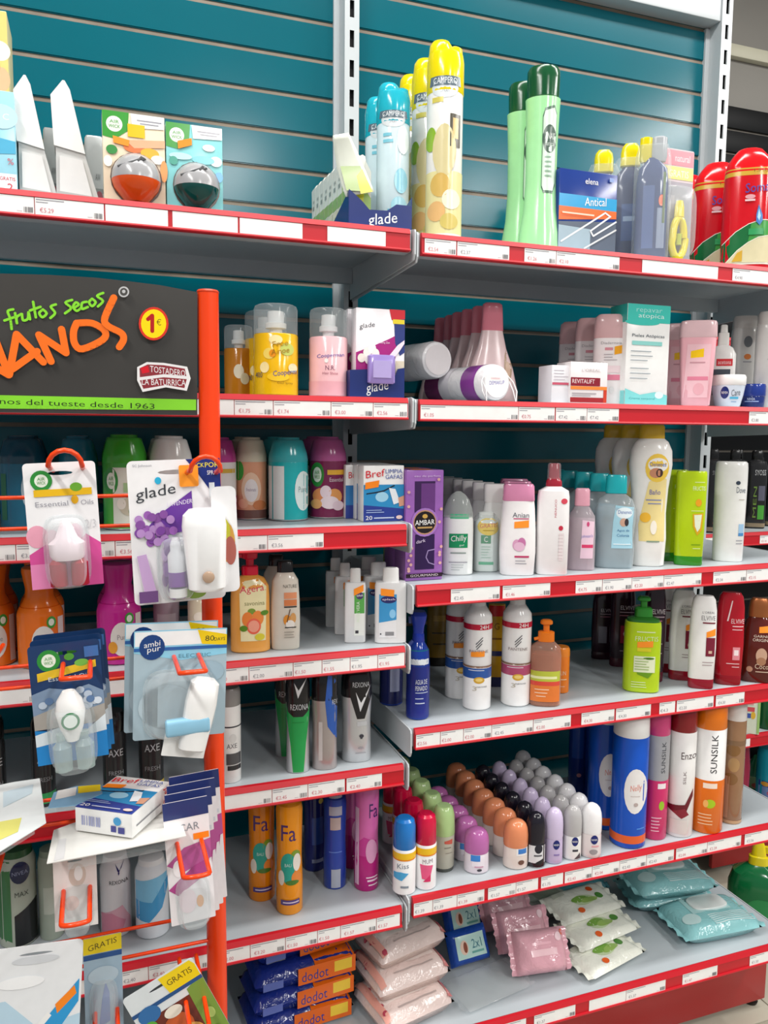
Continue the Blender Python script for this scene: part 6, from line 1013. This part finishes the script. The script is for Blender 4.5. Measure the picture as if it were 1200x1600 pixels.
hairspray('white hair spray with dark red cap and burgundy swirl', (1037, 1080, 1095, 1309), '#efedeb', '#8a1c22', .81, [('t', 'Enzo', .5, .64, 1.0, .055, M('#5a4a4c'), 4), ('t', 'SILK', .3, .47, .2, .10, M('#8a7a7a'), 90), ('p', [(-.9, .22), (-.2, .18), (.5, .20), (.9, .32), (.9, .38), (.4, .26), (-.9, .245)], M('#6a1424')), ('p', [(-.5, .20), (.2, .15), (.7, .18), (.4, .23)], M('#8a2434')), ('r', -.6, .6, .03, .14, M('#dcd2ce'))])
SUN = [('w', .0, .42, M('#ea7210')), ('t', 'SUNSILK', .35, .63, .36, .30, M('#2a2a2e'), 90), ('r', -.2, .6, .36, .40, M('#f6e2d0')), ('e', .25, .24, .3, .035, M('#a8c81e')), ('e', .0, .24, .15, .03, M('#f0b060'))]+lines(.1, .5, .15, 4, .025, M('#f6c89a'))
hairspray('white and orange hair spray with orange cap and vertical black lettering', (1074, 1126, 1092, 1303), '#f0efee', '#ea7a14', .81, SUN)
hairspray('grey and rust hair spray behind the white and orange one', (1060, 1086, 1100, 1268), '#8e8e94', '#7a3a20', .81, [('w', .0, .4, M('#a84a20')), ('t', 'SUNSILK', .3, .63, .4, .30, M('#2a2a2e'), 90)])
hairspray('bronze hair spray with white cap', (1122, 1157, 1095, 1288), '#9c7656', '#e6e2de', .86, [('w', .0, .03, M('#c8a078')), ('e', .0, .62, .6, .05, M('#8a6238')), ('e', .1, .5, .5, .06, M('#b08a5c')), ('e', -.1, .38, .6, .05, M('#86623c')), ('r', -.6, -.2, .05, .4, M('#b4927a')), ('w', .66, .70, M('#86664a'))])
# ================= base shelf: soft packs
def softpack(name, label, c, dims, rz, mat, decs=(), rx=0, ry=0, group=None, rough=.006, cat='wipes', lid=None, seed=0, fins=True, sq=4):
    """plump film pack: w (x), d (y), h (z) with crimped ends"""
    w_, d_, h_ = dims; e = empty(name, c, rz, label, cat, group, rx=rx, ry=ry); rg = random.Random(seed); nx, ny = 22, 12
    ph = [rg.uniform(0, 6) for _ in range(6)]
    def topz(x, y):
        a = max(0, 1-abs(2*x/w_)**sq)**.5; b = max(0, 1-abs(2*y/d_)**6)**.4
        return h_*.5 + h_*.5*a*b + rough*(math.sin(x*70+ph[0])*math.sin(y*60+ph[1])*.25 + math.sin(x*150+y*90+ph[2])*.12)*a*b
    def botz(x, y):
        a = max(0, 1-abs(2*x/w_)**sq)**.5; b = max(0, 1-abs(2*y/d_)**6)**.4
        return h_*.5 - h_*.5*a*b
    V, F = [], []
    for s in (0, 1):
        for j in range(ny+1):
            for i in range(nx+1):
                x, y = (i/nx-.5)*w_, (j/ny-.5)*d_; V.append((x, y, topz(x, y) if s == 0 else botz(x, y)))
    n1 = (nx+1)*(ny+1)
    for j in range(ny):
        for i in range(nx):
            a = j*(nx+1)+i; F.append((a, a+1, a+nx+2, a+nx+1)); F.append((n1+a, n1+a+nx+1, n1+a+nx+2, n1+a+1))
    mesh('film', (V, F), mat, e, 70)
    if fins:
        for sx in (-1, 1):
            V, F = [], []; k = 14
            for i in range(k+1):
                y = (i/k-.5)*d_*.98; V += [(sx*w_*.495, y, h_*.5), (sx*(w_*.5+.010+.002*(i % 2)), y, h_*.5+.004*math.sin(i*1.7+seed))]
            for i in range(k): F.append((2*i, 2*i+1, 2*i+3, 2*i+2))
            mesh('crimped_end', (V, F), mat, e, 60)
    if decs: Print(lambda x, y, o: (x, y, topz(x, y)+o+.0004), w_/2, d_/2, w_/14, d_/8).go(decs).build('pack_print', e)
    if lid:
        lx, ly, a, b, lm = lid; V, F = loftvf([(0, a, b, 3.5), (.004, a, b, 3.5), (.006, a*.94, b*.94, 3.5)], 24); o = mesh('lid', (V, F), lm, e, 40); o.location = (lx, ly, topz(lx, ly)-.002)
    return e
def at(u, v, z): q = onZ(u, v, z); return q.x, q.y
DB = M('#1c2f86', .28, 'film'); DO = [('p', [(.1, -.95), (.95, -.95), (.95, .95), (-.1, .95)], M('#ea6a14')), ('r', .5, .9, .2, .8, M('#f0c23a')), ('t', 'dodot', .25, -.45, .9, .5, M('#2a3a9a'))]
DOF = M('#ea6a14', .3)
for k in range(4):
    x_, y_ = at(482, 1612, ZB+.02)
    zz = ZB+.001+k*.047
    sp = softpack('wipes_pack', 'orange and blue baby wipes pack, %s of the stack' % ['lowest', 'second from the bottom', 'third from the bottom', 'topmost'][k], (x_+.004*k-.006, y_+.085+(.0 if k < 3 else .02), zz), (.21, .115, .046), [4, 6, 4, 8][k], DB,
      [('p', [(.15, -.97), (.97, -.97), (.97, .97), (.0, .97)], DOF), ('r', -.7, -.35, -.5, .2, M('#c8ccd8')), ('e', .7, .0, .2, .45, M('#2f4fa8')), ('e', .7, .0, .13, .3, M('#f0b070'))], group='orange and blue wipes stack', seed=k, fins=False, sq=8)
    # printed front side of the pack
    Print(lambda x, z, o: (x, -.0575-o-.001, z), 1, 1).go([('r', -.02, .100, .005, .040, DOF), ('t', 'dodot', .015, .020, .055, .020, M('#24348c')), ('r', .055, .092, .014, .036, M('#f2cc3c')), ('r', -.09, -.05, .012, .028, M('#5a6cb8'))]).build('side_print', sp)
PKW = M('#e6d2cc', .3, 'film')
for k in range(3):
    x_, y_ = at(646, 1585, ZB+.03)
    softpack('wipes_pack', 'pale pink heart-print wipes pack, %s' % ['lowest in its stack', 'in the middle of its stack', 'topmost in its stack'][k], (x_+.004*k, y_+.06+.028*k, ZB+.001+.05*k), (.165, .135, .05), [12, 9, 14][k], PKW,
      [('r', -.75, .75, -.45, .5, M('#f0e4de')), ('r', -.2, .5, -.2, .3, M('#f4efec'))] + [('e', s*.85+random.uniform(-.08, .08), random.uniform(-.9, .9), .06, .09, M('#b8485c')) for s in (-1, 1) for _ in range(4)] + [('p', [(-.95, -.95), (-.8, -.95), (-.8, .95), (-.95, .95)], M('#e8a89a'))] + [('p', [(.85, -.95), (.97, -.95), (.97, .95), (.85, .95)], M('#e08a88'))] + [('r', -.5, .6, -.75, -.70, M('#b8a8a4')), ('e', -.4, .2, .1, .16, M('#d8c4be'))], group='pale pink wipes stack', seed=10+k, fins=False, sq=8)
BLW = M('#1746a0', .28, 'film')
for k, (u, v, nm) in enumerate(((730, 1508, 'nearer'), (722, 1462, 'farther'))):
    x_, y_ = at(u, v, ZB)
    sp = softpack('wipes_pack', 'bright blue upright wipes pack with pale green label, %s one' % nm, (x_, y_+.02, ZB+.036), (.098, .072, .036), 4, BLW, [('r', -.72, .72, -.62, .66, M('#b9dcd4')), ('e', -.35, .0, .2, .4, M('#e8c8b4')), ('e', -.3, .0, .1, .3, M('#8a4a34')), ('t', '2x1', .3, .1, .5, .5, M('#3f7a88')), ('r', .0, .6, -.42, -.3, M('#6aa8a0'))], rx=62, group='bright blue wipes packs', seed=20+k, fins=False, sq=8)
PKB = M('#dca6b2', .25, 'film')
for k in range(4):
    x_, y_ = at(848-28*k, 1528-36*k, ZB)
    softpack('sanitary_towel_pack', 'shiny pink pack of sanitary towels, %s in its row' % ORD[k], (x_, y_+.035, ZB+.041), (.115, .085, .05), -8+5*k, PKB, [('r', -.5, .6, -.2, .1, M('#ecc4cc')), ('r', -.4, .4, .3, .42, M('#e8b4c0')), ('e', .7, .6, .15, .2, M('#f0d0d8'))] + ([('e', .92, .75, .08, .14, M('#e8642a'))] if k == 0 else []), rx=58, group='pink sanitary towel packs', seed=30+k, rough=.016, cat='pack')
WGW = M('#eceee2', .28, 'film')
wg = [('e', .0, -.1, .35, .35, M('#c8dcae')), ('e', -.1, .0, .3, .2, M('#7aa848')), ('e', .15, -.2, .28, .18, M('#9abc62')), ('e', .55, -.1, .12, .2, M('#4f8a38')), ('e', .45, .45, .1, .18, M('#e85a1c')), ('e', -.35, -.65, .1, .16, M('#e8642a')), ('r', -.8, -.4, .5, .8, M('#d0d4c4'))]
for k, (u, v, zz, rz, nm) in enumerate(((965, 1522, 0, 14, 'lowest and nearest'), (955, 1478, .022, 10, 'in the middle'), (930, 1440, .045, 6, 'topmost and farthest'))):
    x_, y_ = at(u, v, ZB+zz)
    softpack('wipes_pack', 'white and green cucumber-print wipes pack, %s of three' % nm, (x_, y_+.055, ZB+.002+zz), (.165, .10, .024), rz, WGW, wg, group='white and green wipes packs', seed=40+k, rx=4 if k else 0)
TQ = M('#8fc9cc', .26, 'film')
tqd = [('r', -.5, .55, -.15, .75, M('#b4dcdc')), ('e', -.65, -.35, .22, .3, M('#c4e2e2'))] + [('r', -.2, .9, -.35-.09*i, -.31-.09*i, M('#d8ecec')) for i in range(6)]
def tqp(label, u, v, zz, rz, seed):
    x_, y_ = at(u, v, ZB+zz)
    e = softpack('wipes_pack', label, (x_, y_+.05, ZB+.002+zz), (.20, .13, .045), rz, TQ, tqd, lid=(.01, .022, .048, .028, M('#e2e8e6', .3)), group='turquoise wipes packs', seed=seed)
tqp('turquoise wipes pack nearest the shelf edge at the right', 1130, 1468, 0, -4, 50)
tqp('turquoise wipes pack behind, lower of the rear pair', 1058, 1422, 0, -12, 51)
tqp('turquoise wipes pack behind, upper of the rear pair', 1060, 1402, .047, -8, 52)
x_, y_ = at(905, 1410, ZB); softpack('wipes_pack', 'blue-green wipes pack deep at the back of the base shelf', (x_, y_+.05, ZB+.002), (.17, .10, .04), 0, M('#4f9aa8', .3, 'film'), [('r', -.6, .6, -.4, .5, M('#7ab8c0'))], seed=60)
x_, y_ = at(870, 1440, ZB); softpack('wipes_pack', 'grey-white crumpled pack behind the green-print wipes', (x_, y_+.05, ZB+.002), (.13, .09, .04), 8, M('#b9bdb4', .3, 'film'), [('r', -.5, .6, -.4, .4, M('#a2aa98'))], seed=61, rough=.012)
# loose film sheet on the base shelf
x_, y_ = at(775, 1562, ZB)
softpack('plastic_film', 'empty clear plastic bag lying flat beside the pale pink packs', (x_, y_+.04, ZB+.001), (.16, .10, .012), 10, M('#eef2f4', .1, 'clear'), seed=70, rough=.01, cat='plastic bag')
# ================= far gondola products
def far(name, label, cat, b, z, body, mat, parts=(), decs=(), **k): return item(name, label, cat, b, z, body, mat, parts, decs, **k)
BLK = M('#1e1e20', .3)
for i, (b, lb, dc) in enumerate((((1094, 1124, 702, 833), 'black shampoo bottle with copper lettering on the far shelf', [('t', 'SALONPLEX', .35, .35, .35, .50, M('#c88a5a'), 90), ('t', 'SYOSS', .3, .72, .8, .05, M('#8a8a8c'))]),
     ((1160, 1194, 704, 826), 'black shampoo bottle with green square on the far shelf', [('t', 'SYOSS', .3, .72, 1.0, .07, M('#b8babc')), ('r', .2, .8, .12, .30, M('#4a9a3a')), ('r', .2, .8, .36, .55, M('#5a5a6a')), ('t', 'MEN', -.1, .34, .3, .4, M('#6a8a3a'), 90)]),
     ((1194, 1226, 715, 823), 'black shampoo bottle cut off by the right frame edge, far shelf', []))):
    far('shampoo_bottle', lb, 'shampoo', b, 1.135, [(0, .94), (.012, 1), (.80, 1), (.86, .85), (.88, .5)], BLK, [('cap', [(.87, .48), (.88, .52), (.985, .5), (1, .4)], M('#0d0d0e', .3))], dc+[('w', .02, .07, M('#8a7a62'))], dr=.55, p=3, row=(2, .08))
far('shampoo_bottle', 'black shampoo bottle between the two lettered ones, far shelf', 'shampoo', (1127, 1158, 703, 830), 1.135, [(0, .94), (.012, 1), (.80, 1), (.86, .85), (.88, .5)], BLK, [('cap', [(.87, .48), (.88, .52), (.985, .5), (1, .4)], M('#0d0d0e', .3))], [('w', .02, .07, M('#8a7a62'))], dr=.55, p=3)
far('detergent_box', 'white and green carton with colourful print on the far lower shelf', 'box', (1148, 1184, 1085, 1146), .506, [(0, 1), (1, 1)], M('#dfe6d2', .4), decs=[('r', -.6, .5, .60, .72, M('#d8505a')), ('r', -.6, .2, .42, .55, M('#3a5ab0')), ('e', .4, .5, .2, .1, M('#e8b83a')), ('r', .75, .98, .02, .98, M('#9ac070')), ('r', -.5, .4, .78, .88, M('#e8a0a0'))], p=12, dr=.6)
far('detergent_bottle', 'dark green detergent bottle on the far lower shelf', 'bottle', (1182, 1232, 1060, 1142), .506, [(0, .9), (.03, 1), (.6, 1), (.8, .7), (.85, .5)], M('#0d5a2c', .28), [('cap', [(.85, .5), (1, .45)], M('#5a2a8a'))], [('r', .2, .9, .5, .8, M('#4a3aa0'))], dr=.6, p=2.6)
far('cleaner_bottle', 'turquoise cleaner bottle standing low on the far gondola', 'bottle', (1180, 1240, 1168, 1320), .20, [(0, .9), (.02, 1), (.9, 1), (1, .9)], M('#1fa8c0', .25), [('cap', [(1, .9), (1.02, .7)], M('#1f98b0'))], [('r', -.9, .9, .0, .35, M('#7a9ad0')), ('r', -.9, .9, .35, .45, M('#2a4aa0')), ('t', 'SOLO', .0, .22, 1.0, .12, M('#d84a5a')), ('e', -.6, .40, .2, .04, M('#e8a83a'))], y=.57, dr=.7)
far('detergent_bottle', 'burgundy round-handled detergent bottle on the far gondola', 'bottle', (1122, 1172, 1126, 1250), .20, [(0, .8), (.05, .95), (.5, 1), (.8, .85), (.95, .5), (1, .3)], M('#9a1440', .28), decs=[('p', [(.0, .62), (.6, .62), (.3, .80)], M('#e0a83a')), ('r', .0, .5, .42, .46, M('#d8a0b0'))], y=.60, dr=.5)
far('cleaner_bottle', 'green and orange cleaner bottle behind the burgundy one', 'bottle', (1168, 1196, 1180, 1260), .20, [(0, .9), (.03, 1), (.7, 1), (.9, .6), (1, .4)], M('#2a8a5a', .28), decs=[('r', -.9, .5, .05, .4, M('#a8c88a')), ('e', -.2, .15, .4, .07, M('#e0705a'))], y=.70, dr=.6)
e = far('detergent_bottle', 'big green detergent bottle with yellow cap low at the right', 'bottle', (1138, 1226, 1316, 1470), 0.0, [(0, .92), (.02, 1), (.45, 1), (.62, .85), (.70, .5), (.73, .32)], M('#0c6a3a', .25), [('collar', [(.72, .30), (.73, .34), (.83, .33), (.84, .26)], M('#e8d418', .3)), ('cap', [(.835, .26), (.95, .22), (1, .16)], M('#e8d418', .3)), ('spout', [(.88, .12), (.96, .14)], M('#e8d418', .3), {'x': .3})], [('e', .1, .25, .5, .12, M('#1f8a4a'))], y=.33, dr=.6, p=2.6)
